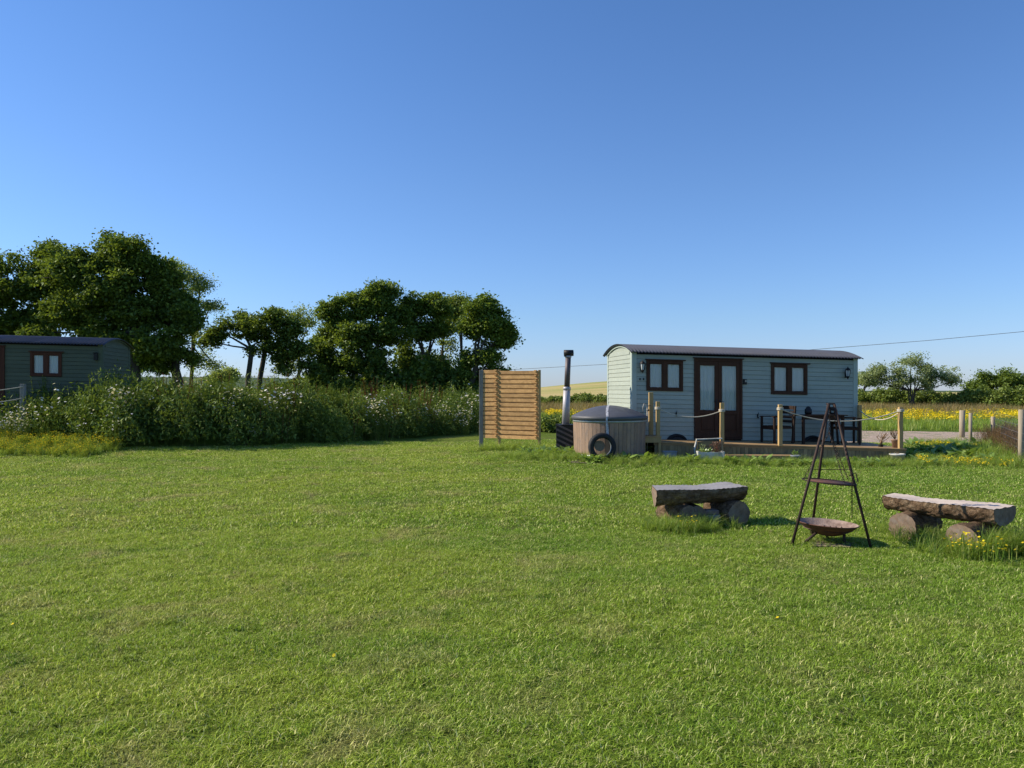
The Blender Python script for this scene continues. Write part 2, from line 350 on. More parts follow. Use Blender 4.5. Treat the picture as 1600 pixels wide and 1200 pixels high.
def h(x, y): return float(H(np.array([x]), np.array([y]))[0])
rr = np.concatenate([[0], np.linspace(1, 45, 120), np.geomspace(46, 5000, 110)]); na = 300
th = np.linspace(0, 2*math.pi, na, endpoint=False)
gx = (rr[:, None]*np.cos(th)).ravel(); gy = (rr[:, None]*np.sin(th)).ravel()
V = np.stack([gx, gy, H(gx, gy)], 1)
i, j = np.meshgrid(np.arange(len(rr)-1), np.arange(na), indexing='ij'); i = i.ravel(); j = j.ravel(); j2 = (j+1) % na
Q = np.stack([i*na+j, (i+1)*na+j, (i+1)*na+j2, i*na+j2], 1)
tag(link('ground', npmesh('ground', V, Q, M['ground'], True), None), kind='structure')

# gravel yard behind and beside the hut, and bare soil by the tub: thin sheets over the ground
def patch(name, pts, mat, dz=.006, n=10, seed=0):
    r = random.Random(seed); c = np.mean(pts, 0); ring = []
    m = len(pts)
    for k in range(m*n):
        a = np.array(pts[k//n]); b = np.array(pts[(k//n+1) % m]); t = (k % n)/n
        p = a*(1-t)+b*t; p = c+(p-c)*(1+r.uniform(-.05, .05)); ring.append(p)
    V = []; K = 8
    for s in range(K+1):
        for p in ring:
            q = c+(p-c)*(s/K+1e-3); V.append((q[0], q[1]))
    V = np.array(V); z = H(V[:, 0], V[:, 1])+dz; V = np.column_stack([V, z]); L = len(ring)
    Q = np.array([(s*L+k, (s+1)*L+k, (s+1)*L+(k+1) % L, s*L+(k+1) % L) for s in range(K) for k in range(L)])
    return tag(link(name, npmesh(name, V, Q, mat, True), None), kind='structure')
def gravelmat(name, a, b, green=0):
    m, nt, out = newmat(name); g = N(nt, 'ShaderNodeNewGeometry'); pos = g.outputs['Position']
    vo = N(nt, 'ShaderNodeTexVoronoi'); vo.inputs['Scale'].default_value = 22; nt.links.new(pos, vo.inputs['Vector'])
    col = mixc(nt, vo.outputs['Color'], a, b)
    col = mixc(nt, ramp(nt, noise(nt, pos, 1.3, 6, .75), [(.48, 0.), (.64, green)]), col, (.12, .16, .04))
    bs = N(nt, 'ShaderNodeBsdfPrincipled'); nt.links.new(col, bs.inputs['Base Color']); bs.inputs['Roughness'].default_value = .95
    bp = N(nt, 'ShaderNodeBump'); bp.inputs['Strength'].default_value = .9; bp.inputs['Distance'].default_value = .04
    nt.links.new(vo.outputs['Distance'], bp.inputs['Height']); nt.links.new(bp.outputs[0], bs.inputs['Normal'])
    nt.links.new(bs.outputs[0], out.inputs[0]); return m
M['gravel'] = gravelmat('pink_grey_gravel', (.56, .42, .31), (.33, .24, .19), .8)
M['earth'] = gravelmat('dry_earth', (.20, .15, .10), (.13, .10, .07), .8)
patch('gravel_yard', [(8.0, 21.5), (12.5, 21.8), (15.5, 24.6), (18.5, 30), (14, 31.5), (8.5, 30.5)], M['gravel'], seed=3)
patch('bare_earth', [(1.4, 16.9), (3.2, 16.6), (6.0, 17.1), (10.5, 16.9), (12.5, 17.4), (11, 18.2), (6, 18.0), (3, 17.9), (1.3, 18.6)], M['earth'], seed=5)

patch('scorched_earth', [(3.15, 8.0), (3.5, 7.95), (3.65, 8.2), (3.5, 8.45), (3.2, 8.4)], M['earth'], .02, seed=8)
# ------------------------------------------------------------------ instanced small vegetation
def proto(name, V, Fc, mats, idx=None):
    me = bpy.data.meshes.new(name); me.from_pydata([tuple(v) for v in V], [], Fc)
    for m in mats: me.materials.append(m)
    if idx is not None: me.polygons.foreach_set('material_index', idx)
    me.update(); return bpy.data.objects.new(name, me)
def scatter(name, P, scl, protos, label, cat, tilt=.15, kind='stuff', pick=None, wide=None):
    c = bpy.data.collections.new(name+'_shapes')
    for o in protos: c.objects.link(o)
    n = len(P); me = bpy.data.meshes.new(name); me.vertices.add(n); me.vertices.foreach_set('co', np.asarray(P, np.float32).ravel())
    rot = np.stack([rng.normal(0, tilt, n), rng.normal(0, tilt, n), rng.uniform(0, 6.283, n)], 1)
    a = me.attributes.new('rot', 'FLOAT_VECTOR', 'POINT'); a.data.foreach_set('vector', rot.astype(np.float32).ravel())
    s3 = np.repeat(np.asarray(scl, float)[:, None], 3, 1)
    if wide is not None: s3[:, 0] *= wide; s3[:, 1] *= wide
    a = me.attributes.new('scl', 'FLOAT_VECTOR', 'POINT'); a.data.foreach_set('vector', s3.astype(np.float32).ravel())
    a = me.attributes.new('pick', 'INT', 'POINT'); a.data.foreach_set('value', (rng.integers(0, len(protos), n) if pick is None else np.asarray(pick)).astype(np.int32))
    o = bpy.data.objects.new(name, me); COL.objects.link(o)
    ng = bpy.data.node_groups.new(name, 'GeometryNodeTree')
    ng.interface.new_socket('Geometry', in_out='INPUT', socket_type='NodeSocketGeometry'); ng.interface.new_socket('Geometry', in_out='OUTPUT', socket_type='NodeSocketGeometry')
    gi = ng.nodes.new('NodeGroupInput'); go = ng.nodes.new('NodeGroupOutput')
    ci = ng.nodes.new('GeometryNodeCollectionInfo'); ci.inputs[0].default_value = c; ci.inputs['Separate Children'].default_value = True; ci.inputs['Reset Children'].default_value = True
    mp = ng.nodes.new('GeometryNodeMeshToPoints'); ip = ng.nodes.new('GeometryNodeInstanceOnPoints'); ip.inputs['Pick Instance'].default_value = True
    def att(nm, t):
        q = ng.nodes.new('GeometryNodeInputNamedAttribute'); q.data_type = t; q.inputs[0].default_value = nm; return q.outputs[0]
    L = ng.links.new
    L(gi.outputs[0], mp.inputs[0]); L(mp.outputs[0], ip.inputs['Points']); L(ci.outputs[0], ip.inputs['Instance'])
    L(att('pick', 'INT'), ip.inputs['Instance Index']); L(att('scl', 'FLOAT_VECTOR'), ip.inputs['Scale'])
    L(att('rot', 'FLOAT_VECTOR'), ip.inputs['Rotation']); L(ip.outputs[0], go.inputs[0])
    md = o.modifiers.new('scatter', 'NODES'); md.node_group = ng
    return tag(o, label, cat, kind=kind)
def blade(V, Fc, x, y, hgt, w, lean, az, z0=0):
    n = len(V); ca, sa = math.cos(az), math.sin(az); px, py = -sa*w/2, ca*w/2
    for t, ww in ((0, 1), (.55, .8), (1, .06)):
        b = lean*t*t*hgt; X = x+ca*b; Y = y+sa*b; Z = z0+hgt*t*(1-.25*min(lean, 1.5)*t)
        V.append((X-px*ww, Y-py*ww, Z)); V.append((X+px*ww, Y+py*ww, Z))
    Fc += [(n, n+1, n+3, n+2), (n+2, n+3, n+5, n+4)]
def leafq(V, Fc, p, d, s, up, L, w):
    """pointed leaf from p along d, folded a little"""
    n = len(V); p, d, s, up = map(np.array, (p, d, s, up))
    V += [p, p+d*L*.45+s*w/2+up*L*.08, p+d*L, p+d*L*.45-s*w/2+up*L*.08]; Fc.append((n, n+1, n+2, n+3))
def tuft(name, nb, rad, h0, h1, w, mat, lean=(.2, 1.6), r=random):
    V = []; Fc = []
    for _ in range(nb):
        a = r.uniform(0, 6.28); q = rad*math.sqrt(r.random())
        blade(V, Fc, q*math.cos(a), q*math.sin(a), r.uniform(h0, h1), w*r.uniform(.7, 1.3), r.uniform(*lean), r.uniform(0, 6.28))
    return proto(name, V, Fc, [mat])
def stem(V, Fc, x, y, hgt, w, az, lean):
    blade(V, Fc, x, y, hgt, w, lean, az); blade(V, Fc, x, y, hgt, w, lean, az+.001)
def herb(name, hgt, nst, rad, nleaf, L, w, mats, flower=None, nfl=0, fsize=.03, idx_leaf=0, droop=.3, flow_h=1.0, top=True):
    V = []; Fc = []; idx = []
    for s in range(nst):
        a = random.uniform(0, 6.28); q = rad*math.sqrt(random.random()); x, y = q*math.cos(a), q*math.sin(a)
        hh = hgt*random.uniform(.7, 1.0); lx, ly = random.uniform(-.18, .18)*hh, random.uniform(-.18, .18)*hh
        k0 = len(Fc); n = len(V)
        for (wx, wy) in ((.006, 0), (0, .006)):
            n = len(V)
            V += [(x-wx, y-wy, 0), (x+wx, y+wy, 0), (x+lx+wx/2, y+ly+wy/2, hh), (x+lx-wx/2, y+ly-wy/2, hh)]; Fc.append((n, n+1, n+2, n+3))
        for l in range(nleaf):
            t = random.uniform(.12, 1.0); az = random.uniform(0, 6.28); el = random.uniform(-droop, .9)
            d = (math.cos(az)*math.cos(el), math.sin(az)*math.cos(el), math.sin(el)); sd = (-math.sin(az), math.cos(az), 0)
            LL = L*random.uniform(.6, 1.2)*(1.15-.5*t)
            leafq(V, Fc, (x+lx*t, y+ly*t, hh*t), d, sd, (-d[2]*math.cos(az), -d[2]*math.sin(az), math.cos(el)), LL, w*LL/L)
        idx += [0]*(len(Fc)-len(idx))
        if flower is not None:
            for l in range(nfl):
                t = random.uniform(.8, 1.05)*flow_h; px, py, pz = x+lx*t+random.uniform(-.09, .09), y+ly*t+random.uniform(-.09, .09), hh*t+random.uniform(-.06, .05)
                tx, ty = random.uniform(-.7, .7), random.uniform(-.7, .7); n = len(V)
                for k in range(6):
                    an = k*math.pi/3; c_, s_ = fsize*math.cos(an), fsize*math.sin(an); V.append((px+c_, py+s_, pz+c_*tx+s_*ty))
                Fc.append(tuple(range(n, n+6)))
            idx += [1]*(len(Fc)-len(idx))
    return proto(name, V, Fc, mats, idx)
def inview(n, d0, d1, margin=1.5, power=1.0):
    """random ground points in the wedge the camera sees, plus a margin on both sides"""
    u = rng.random(n); D = np.sqrt(d0*d0+(d1*d1-d0*d0)*u) if power == 1 else d0+(d1-d0)*u**power
    X = rng.uniform(-1, 1, n)*(D*.69+margin); return X, D
def keep_lawn(x, y):
    d = seg_dist(x, y, BANK); ok = (d < .25)
    ok &= ~((x > 2.7) & (x < 9.4) & (y > 17.9) & (y < 20.6))
    ok &= ~((x > 1.0) & (x < 13) & (y > 16.7) & (y < 18.6) & (rng.random(len(x)) < .55))
    return ok
near_t = [tuft('grass_tuft', 50, .08, .014, .034, .0038, M['lawn'], (.3, 2.2)) for _ in range(7)]
mid_t = [tuft('grass_tuft', 48, .13, .015, .034, .0065, M['lawn'], (.3, 2.0)) for _ in range(5)]
X, Y = inview(30000, 2.2, 9, 1.2); k = keep_lawn(X, Y); X, Y = X[k], Y[k]
def tuftiness(x, y):
    w = np.zeros_like(x)
    for q in range(9): a_ = q*2.4; f_ = 9.*1.23**q; w += np.sin(x*f_*math.cos(a_)+y*f_*math.sin(a_)+q*1.7+1.3*np.sin(y*f_*.31+q))
    return np.clip(1+.085*w, .6, 1.4)
scatter('lawn_grass', np.stack([X, Y, H(X, Y)-.002], 1), rng.uniform(.8, 1.2, len(X))*tuftiness(X, Y), near_t, 'short mown grass in the foreground of the lawn', 'grass', .1)
X, Y = inview(42000, 9, 24, 1.0, 1.0); k = keep_lawn(X, Y); X, Y = X[k], Y[k]
scatter('lawn_grass', np.stack([X, Y, H(X, Y)-.002], 1), rng.uniform(.85, 1.3, len(X))*tuftiness(X*.7, Y*.7), mid_t, 'short mown grass of the lawn further off, up to the hut and the bank', 'grass', .1)
# a few flowers in the lawn
but = [herb('buttercup', .06, 2, .02, 4, .03, .01, [M['lawn'], M['petal_yellow']], True, 1, .011) for _ in range(3)]
bpts = [(PX(402, 4.9), 4.84), (PX(533, 4.75), 4.7), (PX(30, 5.4), 5.35), (PX(1207, 5.6), 5.5), (PX(620, 6.6), 6.6)]
X = np.array([p[0] for p in bpts]); Y = np.array([p[1] for p in bpts])
scatter('lawn_buttercup', np.stack([X, Y, H(X, Y)], 1), np.ones(len(X)), but, 'a few single yellow buttercups low in the mown lawn', 'flowers', .05)

# ------------------------------------------------------------------ the bank of tall weeds on the left
tall = [herb('tall_herb', 1.25, 5, .16, 34, .13, .035, [M['weed']], droop=.5) for _ in range(5)] + \
       [herb('tall_herb', 1.15, 7, .2, 40, .13, .02, [M['weed']], droop=.2) for _ in range(4)] + \
       [herb('bushy_herb', .95, 11, .30, 34, .12, .045, [M['weed']], droop=.6) for _ in range(4)]
MOUND = []
_L = np.hypot(*(np.diff(BANK, axis=0).T)); _cum = np.concatenate([[0], np.cumsum(_L)])
for row, (off, n_) in enumerate(((.75, 26), (1.7, 22), (2.8, 16))):
    for q in range(n_):
        s_ = (q+rng.uniform(.1, .9))/n_*_cum[-1]; kx = min(int(np.searchsorted(_cum, s_, side='right'))-1, len(_L)-1)
        d_ = (BANK[kx+1]-BANK[kx])/_L[kx]; p_ = BANK[kx]+d_*(s_-_cum[kx])+np.array((-d_[1], d_[0]))*(off+rng.uniform(-.25, .25))
        left = float(sst(-13.8, -12.2, p_[0]+(p_[1]-20)*.5)); hh = rng.uniform(.78, 1.5)*(.45+.55*left)*(1 if row else .9)
        MOUND.append((p_[0], p_[1], rng.uniform(.65, 1.05), hh))
MV = []
for (mx, my, mr, mh) in MOUND:
    c_ = int(3200*mr*mh/1.1); u_ = rng.normal(0, 1, (c_, 3)); u_ /= np.linalg.norm(u_, axis=1)[:, None]; u_[:, 2] = np.abs(u_[:, 2])
    az_ = np.arctan2(u_[:, 1], u_[:, 0]); lump = 1+.16*np.sin(az_*3+mx*5)+.12*np.sin(az_*5+u_[:, 2]*6+my*3)+.09*np.sin(az_*9+u_[:, 2]*11)
    rr_ = (1-.45*rng.random(c_)**1.5)*lump
    MV.append(np.column_stack([mx+u_[:, 0]*mr*rr_*1.1, my+u_[:, 1]*mr*rr_*1.1, H(np.full(c_, mx), np.full(c_, my))-.1+(.1+u_[:, 2]*rr_)*mh]))
MV = np.concatenate(MV)
V_, Q_ = None, None
n = MV.shape[0]; nrm = rng.normal(0, 1, (n, 3)); nrm[:, 2] = np.abs(nrm[:, 2])+.4; nrm /= np.linalg.norm(nrm, axis=1)[:, None]
t_ = np.cross(nrm, rng.normal(0, 1, (n, 3))); t_[:, 2] += .5; t_ /= np.linalg.norm(t_, axis=1)[:, None]; b_ = np.cross(nrm, t_); s_ = rng.uniform(.03, .075, n)[:, None]
V_ = np.stack([MV-t_*s_, MV+b_*s_*.33, MV+t_*s_, MV-b_*s_*.33], 1).reshape(-1, 3)
tag(link('bramble_bank', npmesh('bramble_bank', V_, np.arange(4*n).reshape(n, 4), M['weed']), None), 'rounded leafy humps of dense green weeds forming the body of the left bank', 'weeds', kind='stuff')
n = 6500; X = rng.uniform(-21, 1, n); Y = rng.uniform(18.5, 37, n); d = seg_dist(X, Y, BANK)
k = (d > .1) & (d < 4.2) & (rng.random(n) < 1.25-.2*d); X, Y, d = X[k], Y[k], d[k]
hs = (.34+.70*sst(0, 1.5, d))*(1+.26*np.sin(X*1.3+1)*np.sin(Y*.9)+.17*np.sin(X*3.1+Y*2.3))*rng.uniform(.72, 1.15, len(X))
hs *= (.30+.70*sst(-13.6, -12.0, X+(Y-20)*.55))
hs *= 1-.12*sst(-7, -3, X)
scatter('weed_bank', np.stack([X, Y, H(X, Y)-.02], 1), hs, tall, 'long dense bank of tall green weeds and grasses along the left edge of the lawn', 'weeds', .1)
dais = [herb('ox_eye_daisy', 1.15, 6, .16, 10, .09, .02, [M['weed'], M['petal_white']], True, 2, .026) for _ in range(4)]
cl = [(20, 652, 19.6, 60, .65), (38, 640, 19.9, 46, .6), (203, 614, 20.6, 60, .35), (370, 612, 21.8, 28, .5), (425, 606, 22.2, 20, .4), (590, 618, 25.0, 26, .3), (598, 640, 24.8, 20, .25), (715, 640, 28.6, 44, .6), (728, 655, 28.2, 24, .4), (680, 632, 27.6, 20, .7), (450, 606, 23.2, 18, .8), (310, 600, 22., 12, .8), (735, 614, 30, 16, .5), (185, 660, 19.35, 6, .5), (155, 650, 19.3, 5, .6), (655, 618, 27.5, 14, 1.0), (385, 650, 20.9, 5, .5)]
P = []; sc = []
for (px, py, D, cnt, sp) in cl:
    for _ in range(max(2, int(cnt*.26))):
        x = PX(px, D)+rng.normal(0, sp*.5); y = D-.15+rng.normal(0, .25); zt = PZ(py, D)+rng.normal(0, .13)
        g = h(x, y); P.append((x, y, g)); sc.append(max(.25, (zt-g)/1.1))
scatter('daisy_clumps', np.array(P), np.array(sc), dais, 'clumps of white ox-eye daisies flowering in the weed bank', 'flowers', .08)
n = 260; X = rng.uniform(-13, 0, n); Y = rng.uniform(19, 31, n); d = seg_dist(X, Y, BANK); k = (d > .2) & (d < 3); X, Y, d = X[k], Y[k], d[k]
redw = [herb('sorrel_stem', 1.35, 3, .08, 26, .07, .02, [M['redleaf']], droop=-.4) for _ in range(3)]
k = (np.abs(X+3) < 2.6)|(np.abs(X+9.) < .6)|(np.abs(X+6.9) < .5); X, Y, d = X[k], Y[k], d[k]
scatter('sorrel_stems', np.stack([X, Y, H(X, Y)], 1), .75+.5*sst(0, 1.5, d)*rng.uniform(.8, 1.1, len(X)), redw, 'thin reddish sorrel stems sticking up from the weed bank', 'weeds', .08)
# low yellow flowering fringe at the near left end
yel = [herb('yellow_herb', .42, 8, .12, 12, .07, .018, [M['yellowgreen'], M['petal_yellow']], True, 2, .012) for _ in range(4)] + [tuft('grass_clump', 50, .12, .15, .42, .008, M['longgrass'], (.2, 1.)) for _ in range(2)]
n = 700; X = rng.uniform(PX(-120, 19), PX(158, 18.3), n); Y = rng.uniform(17.5, 19.6, n); k = rng.random(n) < sst(17.3, 18.0, Y)+.35; X, Y = X[k], Y[k]
scatter('yellow_flower_fringe', np.stack([X, Y, H(X, Y)], 1), (.42+.42*sst(17.2, 19.4, Y))*rng.uniform(.8, 1.2, len(X)), yel, 'low yellow green herbs with small yellow flowers in front of the weed bank, far left', 'flowers', .12)
# ferny clump of grass at the fringe's right end
P = []; 
for (px, D, c_, sp, s_) in ((150, 18.3, 8, .4, .5), (1045, 9.05, 60, .32, .33), (1075, 9.0, 50, .35, .36), (1110, 9.2, 24, .3, .3), (1440, 8.5, 46, .35, .36), (1500, 7.75, 52, .35, .40), (1565, 7.7, 44, .3, .50), (1405, 8.85, 24, .25, .34), (1290, 8.25, 40, .22, .16), (1590, 7.8, 40, .3, .55),
                        (765, 19.9, 40, .35, .42), (800, 20.3, 60, .6, .42), (850, 19.8, 40, .6, .40), (1595, 16.7, 40, .6, .6), (1575, 18.5, 60, .8, .7), (1540, 20, 50, .8, .6), (1490, 23, 70, 1.2, .5), (1440, 18.5, 60, 1.3, .3), (1520, 17.6, 70, 1.3, .35), (1420, 21.5, 40, 1., .3), (1600, 21, 60, 1.2, .7)):
    for _ in range(c_): x = PX(px, D)+rng.normal(0, sp*.6); y = D+rng.normal(0, sp*.45); P.append((x, y, h(x, y), s_*rng.uniform(.6, 1.2)))
P = np.array(P); lg = [tuft('long_grass_tuft', 34, .14, .35, 1.0, .016, M['longgrass'], (.2, 1.1)) for _ in range(5)]
scatter('long_grass', P[:, :3], P[:, 3]*.66, lg, 'unmown long grass tufts around the benches, fire pit, screen and fence', 'grass', .15, wide=1.1)
b2 = [herb('buttercup', .26, 3, .05, 4, .06, .012, [M['longgrass'], M['petal_yellow']], True, 2, .014) for _ in range(3)]
P = [(PX(px, D)+rng.normal(0, .08), D+rng.normal(0, .1)) for px, D, c_ in ((1496, 7.5, 3), (1520, 7.4, 4), (1528, 7.5, 3), (1568, 7.3, 3), (1445, 8.1, 1), (1085, 8.9, 2)) for _ in range(c_)]
P = np.array(P); scatter('bench_buttercups', np.column_stack([P, H(P[:, 0], P[:, 1])]), rng.uniform(.7, 1.1, len(P)), b2, 'yellow buttercups in the long grass at the foot of the benches', 'flowers', .1)

# docks and broad-leaved weeds along the deck
def dockp():
    V = []; Fc = []
    for _ in range(16):
        az = random.uniform(0, 6.28); el = random.uniform(.15, 1.2); L = random.uniform(.14, .30)
        c, s = math.cos(az), math.sin(az); p = np.array((c*.02, s*.02, .0)); sd = np.array((-s, c, 0)); n = len(V); w = L*.36
        pts = []
        for t, ww in ((0, .12), (.3, .8), (.6, 1.), (.85, .6), (1, .05)):
            e = el-t*.9; p = p+np.array((c*math.cos(e), s*math.cos(e), math.sin(e)))*L*.25
            V.append(p-sd*w/2*ww); V.append(p+sd*w/2*ww)
        for i in range(4): Fc.append((n+2*i, n+2*i+1, n+2*i+3, n+2*i+2))
    return proto('dock_plant', V, Fc, [M['dock']])
dk = [dockp() for _ in range(5)]
P = []
for (x0, x1, y0, y1, c_) in ((.2, 2.0, 18.4, 19.6, 60), (1.6, 3.2, 16.9, 17.5, 34), (3.2, 9.6, 16.75, 17.35, 120), (9.5, 13, 17.6, 20, 60), (11, 15, 18, 23, 110), (4.2, 6.8, 16.7, 17.2, 50), (.9, 1.7, 17.6, 19.2, 30)):
    for _ in range(c_):
        x = random.uniform(x0, x1); y = random.uniform(y0, y1)
        if all(abs(x/y-(q-800)/1200) > w_ for q, w_ in ((1402, .016), (1243, .009), (1046, .010), (1110, .020), (1205, .004))): P.append((x, y, h(x, y)))
P = np.array(P); scatter('dock_weeds', P, rng.uniform(.4, .95, len(P))*(1+.4*(P[:, 0] > 11)), dk, 'broad leaved docks and weeds along the foot of the deck, tub and fence', 'weeds', .15)
n = 1400; X = rng.uniform(-.5, 13.5, n); Y = 16.95+rng.normal(0, .35, n)+.5*(X < 2)*1.5; 
scatter('deck_edge_grass', np.stack([X, Y, H(X, Y)], 1), rng.uniform(.10, .26, n), lg, 'scruffy uncut grass strip in front of the deck', 'grass', .2, wide=1.2)
# buttercup meadow and rough grass beyond the gravel
bm = [herb('meadow_buttercup', .5, 9, .35, 3, .10, .02, [M['longgrass'], M['petal_yellow']], True, 3, .036) for _ in range(4)]
n = 1900; X = rng.uniform(2, 46, n); Y = rng.uniform(36, 50, n); k = (X/Y < .75) & (rng.random(n) < .25+.75*(np.sin(X*.7+Y*.5)*np.sin(X*.23-Y*.9) > -.1)); X, Y = X[k], Y[k]
scatter('buttercup_meadow', np.stack([X, Y, H(X, Y)], 1), rng.uniform(.6, 1.1, len(X)), bm, 'wide drift of yellow buttercups in the meadow behind the hut', 'flowers', .08)
P = np.array([(PX(px, D)+rng.normal(0, s_), D+rng.normal(0, s_)) for px, D, c_, s_ in ((1475, 22.3, 26, .35), (1510, 16.9, 18, .5), (1465, 17.2, 12, .5), (1540, 16.6, 6, .3)) for _ in range(c_)])
scatter('yard_buttercups', np.column_stack([P, H(P[:, 0], P[:, 1])]), rng.uniform(.25, .42, len(P)), bm, 'small patches of yellow flowers beside the gravel, right of the deck', 'flowers', .08, wide=.8)
rg = [tuft('meadow_grass', 40, .45, .3, .75, .03, M['longgrass'], (.1, .8)) for _ in range(3)] + [tuft('meadow_grass', 40, .4, .4, .85, .022, M['drygrass'], (.05, .5)) for _ in range(3)]
n = 7500; D = rng.uniform(31, 64, n); X = rng.uniform(-.2, .8, n)*D; dry = sst(44, 52, D+rng.normal(0, 3, n)); pk = np.where(rng.random(n) < dry, 3+rng.integers(0, 3, n), rng.integers(0, 3, n))
k = rng.random(n) < sst(30, 36, D)+.2
scatter('meadow_grass', np.stack([X, D, H(X, D)], 1)[k], (rng.uniform(.35, .7, n)+.45*dry)[k], rg, 'rough green grass turning to brown seed heads below the hedge', 'grass', .08, pick=pk[k])

# ------------------------------------------------------------------ leafy masses and trees
def leaves(C, size, aspect=.6, up=.3):
    n = len(C); nrm = rng.normal(0, 1, (n, 3)); nrm[:, 2] = np.abs(nrm[:, 2])+up; nrm /= np.linalg.norm(nrm, axis=1)[:, None]
    t = np.cross(nrm, rng.normal(0, 1, (n, 3))); t /= np.linalg.norm(t, axis=1)[:, None]; b = np.cross(nrm, t)
    s = (size*rng.uniform(.6, 1.3, n))[:, None]; bend = nrm*s*.16
    V = np.stack([C-t*s, C+b*s*aspect-bend, C+t*s, C-b*s*aspect-bend], 1).reshape(-1, 3)
    return V, np.arange(4*n).reshape(n, 4)
def tree(name, label, base, D, lobes, mat, leaf=.13, per=62, cr=.42, dens=1.0, trunk=.28, depth=1.0, limbs_to=None, fork=.35, lean=None, group=None, cat='tree', stems=1, hollow=.55, holes=.0):
    """lobes: (px, py, rpx, count); trunk and limbs are tubes reaching into every lobe"""
    bx = PX(base, D); bz = h(bx, D); root = thing(name, (bx, D, bz), 0, label, cat, group)
    tb = MB(); C = []
    zs = min(PZ(l[1], D) for l in lobes); lowest = min(PZ(l[1]+l[2], D) for l in lobes)
    top = (bx if lean is None else PX(lean, D), D, max(lowest+.3, bz+1.0)+fork)
    L0 = Vector((0, 0, 0)); tops = []
    for s in range(stems):
        off = Vector((random.uniform(-.5, .5), random.uniform(-.4, .4), 0))*(0 if stems == 1 else 1.)
        T = Vector(top)-Vector((bx, D, bz))+off*1.5; b0 = off
        pts = [b0+Vector((0, 0, -.1))]; 
        for q in range(1, 6): t = q/5; pts.append(b0+(T-b0)*t+Vector((random.uniform(-.1, .1), random.uniform(-.1, .1), 0))*(t < 1))
        r0 = trunk/math.sqrt(stems)
        tb.tube(pts, [r0*1.35, r0*1.05, r0*.95, r0*.88, r0*.84, r0*.8], 9); tops.append((T, r0*.8))
    cen = []
    for (px, py, rp, cnt) in lobes:
        r = rp/F*D; c = Vector((PX(px, D)-bx, random.uniform(-.6, .6)*r*depth, PZ(py, D)-bz)); cen.append((c, r))
        T, r1 = min(tops, key=lambda q: (q[0]-c).length)
        mid = T+(c-T)*.5+Vector((random.uniform(-.2, .2)*r, random.uniform(-.2, .2)*r, -.12*r))
        q0 = T+(mid-T)*.5+Vector((0, 0, -.04*r)); q3 = mid+(c-mid)*.5+Vector((0, 0, .05*r))
        rl = max(.04, min(r1*.75, r*.07))
        tb.tube([T-Vector((0, 0, r1)), q0, mid, q3, c], [rl*1.5, rl*1.15, rl, rl*.75, rl*.5], 6)
        m = max(6, int(cnt*dens)); dirs = rng.normal(0, 1, (m, 3)); dirs /= np.linalg.norm(dirs, axis=1)[:, None]
        ns = 12 if m > 14 else 5; sd = rng.normal(0, 1, (ns, 3)); sd /= np.linalg.norm(sd, axis=1)[:, None]; sub = sd*rng.uniform(.30, .80, ns)[:, None]; pk_ = rng.integers(0, ns, m); sr = rng.uniform(.30, .52, ns)
        rad = hollow+(1-hollow)*rng.random(m)**.6; rad = np.where(rng.random(m) < .22, rad*rng.uniform(1.05, 1.32, m), rad); pp = (sub[pk_]+dirs*rad[:, None]*1.08*sr[pk_][:, None]*np.array((1.12, 1.12, 1.0)))*r; pp[:, 1] *= depth; pp[:, 2] = np.where(pp[:, 2] < 0, pp[:, 2]*.8, pp[:, 2])
        pp *= (1+.12*rng.normal(0, 1, m))[:, None]
        for q_i, p in enumerate(pp):
            wp = np.array(c)+p; C.append(wp)
            if q_i % 3 == 0:
                mp_ = np.array(c)+p*.5+rng.normal(0, .05*r, 3); tb.tube([c, Vector(mp_), Vector(wp)], [rl*.35, rl*.22, rl*.1], 4, False)
    C = np.array(C); cs = cr*rng.uniform(.6, 1.25, len(C))
    if holes:
        keepm = rng.random(len(C)) > holes; C = C[keepm]; cs = cs[keepm]
    per = int(per*2.3); leaf *= .62
    LP = np.repeat(C, per, 0)+rng.normal(0, 1, (len(C)*per, 3))*np.repeat(cs, per)[:, None]*np.array((.60, .60, .34))
    LP[:, 2] = np.maximum(LP[:, 2], .15)
    V, Q = leaves(LP, leaf)
    tb.build('trunk', M['bark_tree'], root, True)
    link('crown', npmesh('crown', V, Q, mat), None, root)
    return root
# the big oaks, far left
tree('oak_tree', 'broad dark oak tree with the highest crown, behind the right end of the green hut', 218, 34,
     [(120, 428, 44, 60), (165, 404, 34, 50), (205, 408, 36, 50), (240, 440, 36, 50), (262, 480, 36, 48), (215, 480, 52, 60), (160, 470, 50, 55), (285, 500, 22, 22), (110, 490, 36, 34), (190, 530, 34, 30), (245, 540, 34, 30), (140, 520, 26, 22), (225, 566, 18, 12), (60, 520, 22, 16)],
     M['oakleaf'], .125, 60, .38, 1.45, .36, .9, lean=205, fork=1.6, hollow=.6)
tree('oak_tree', 'dark spreading oak tree cut by the left edge of the photo, behind the green hut', 60, 36,
     [(20, 448, 40, 48), (62, 430, 36, 48), (98, 424, 38, 44), (-30, 440, 40, 40), (30, 500, 44, 46), (90, 480, 34, 34), (-60, 490, 50, 40), (70, 530, 32, 26), (10, 540, 30, 24), (-90, 540, 40, 24)],
     M['oakleaf'], .125, 56, .40, 1.45, .36, .9, lean=40, fork=1.2, hollow=.6)
tree('oak_tree', 'smaller dark oak with drooping right side, between the highest oak and the pale wispy tree', 280, 35,
     [(285, 505, 26, 30), (270, 545, 24, 24), (296, 480, 16, 16), (262, 575, 16, 10), (295, 560, 12, 7)], M['oakleaf'], .115, 56, .36, 1.0, .24, .9, lean=275, fork=.8)
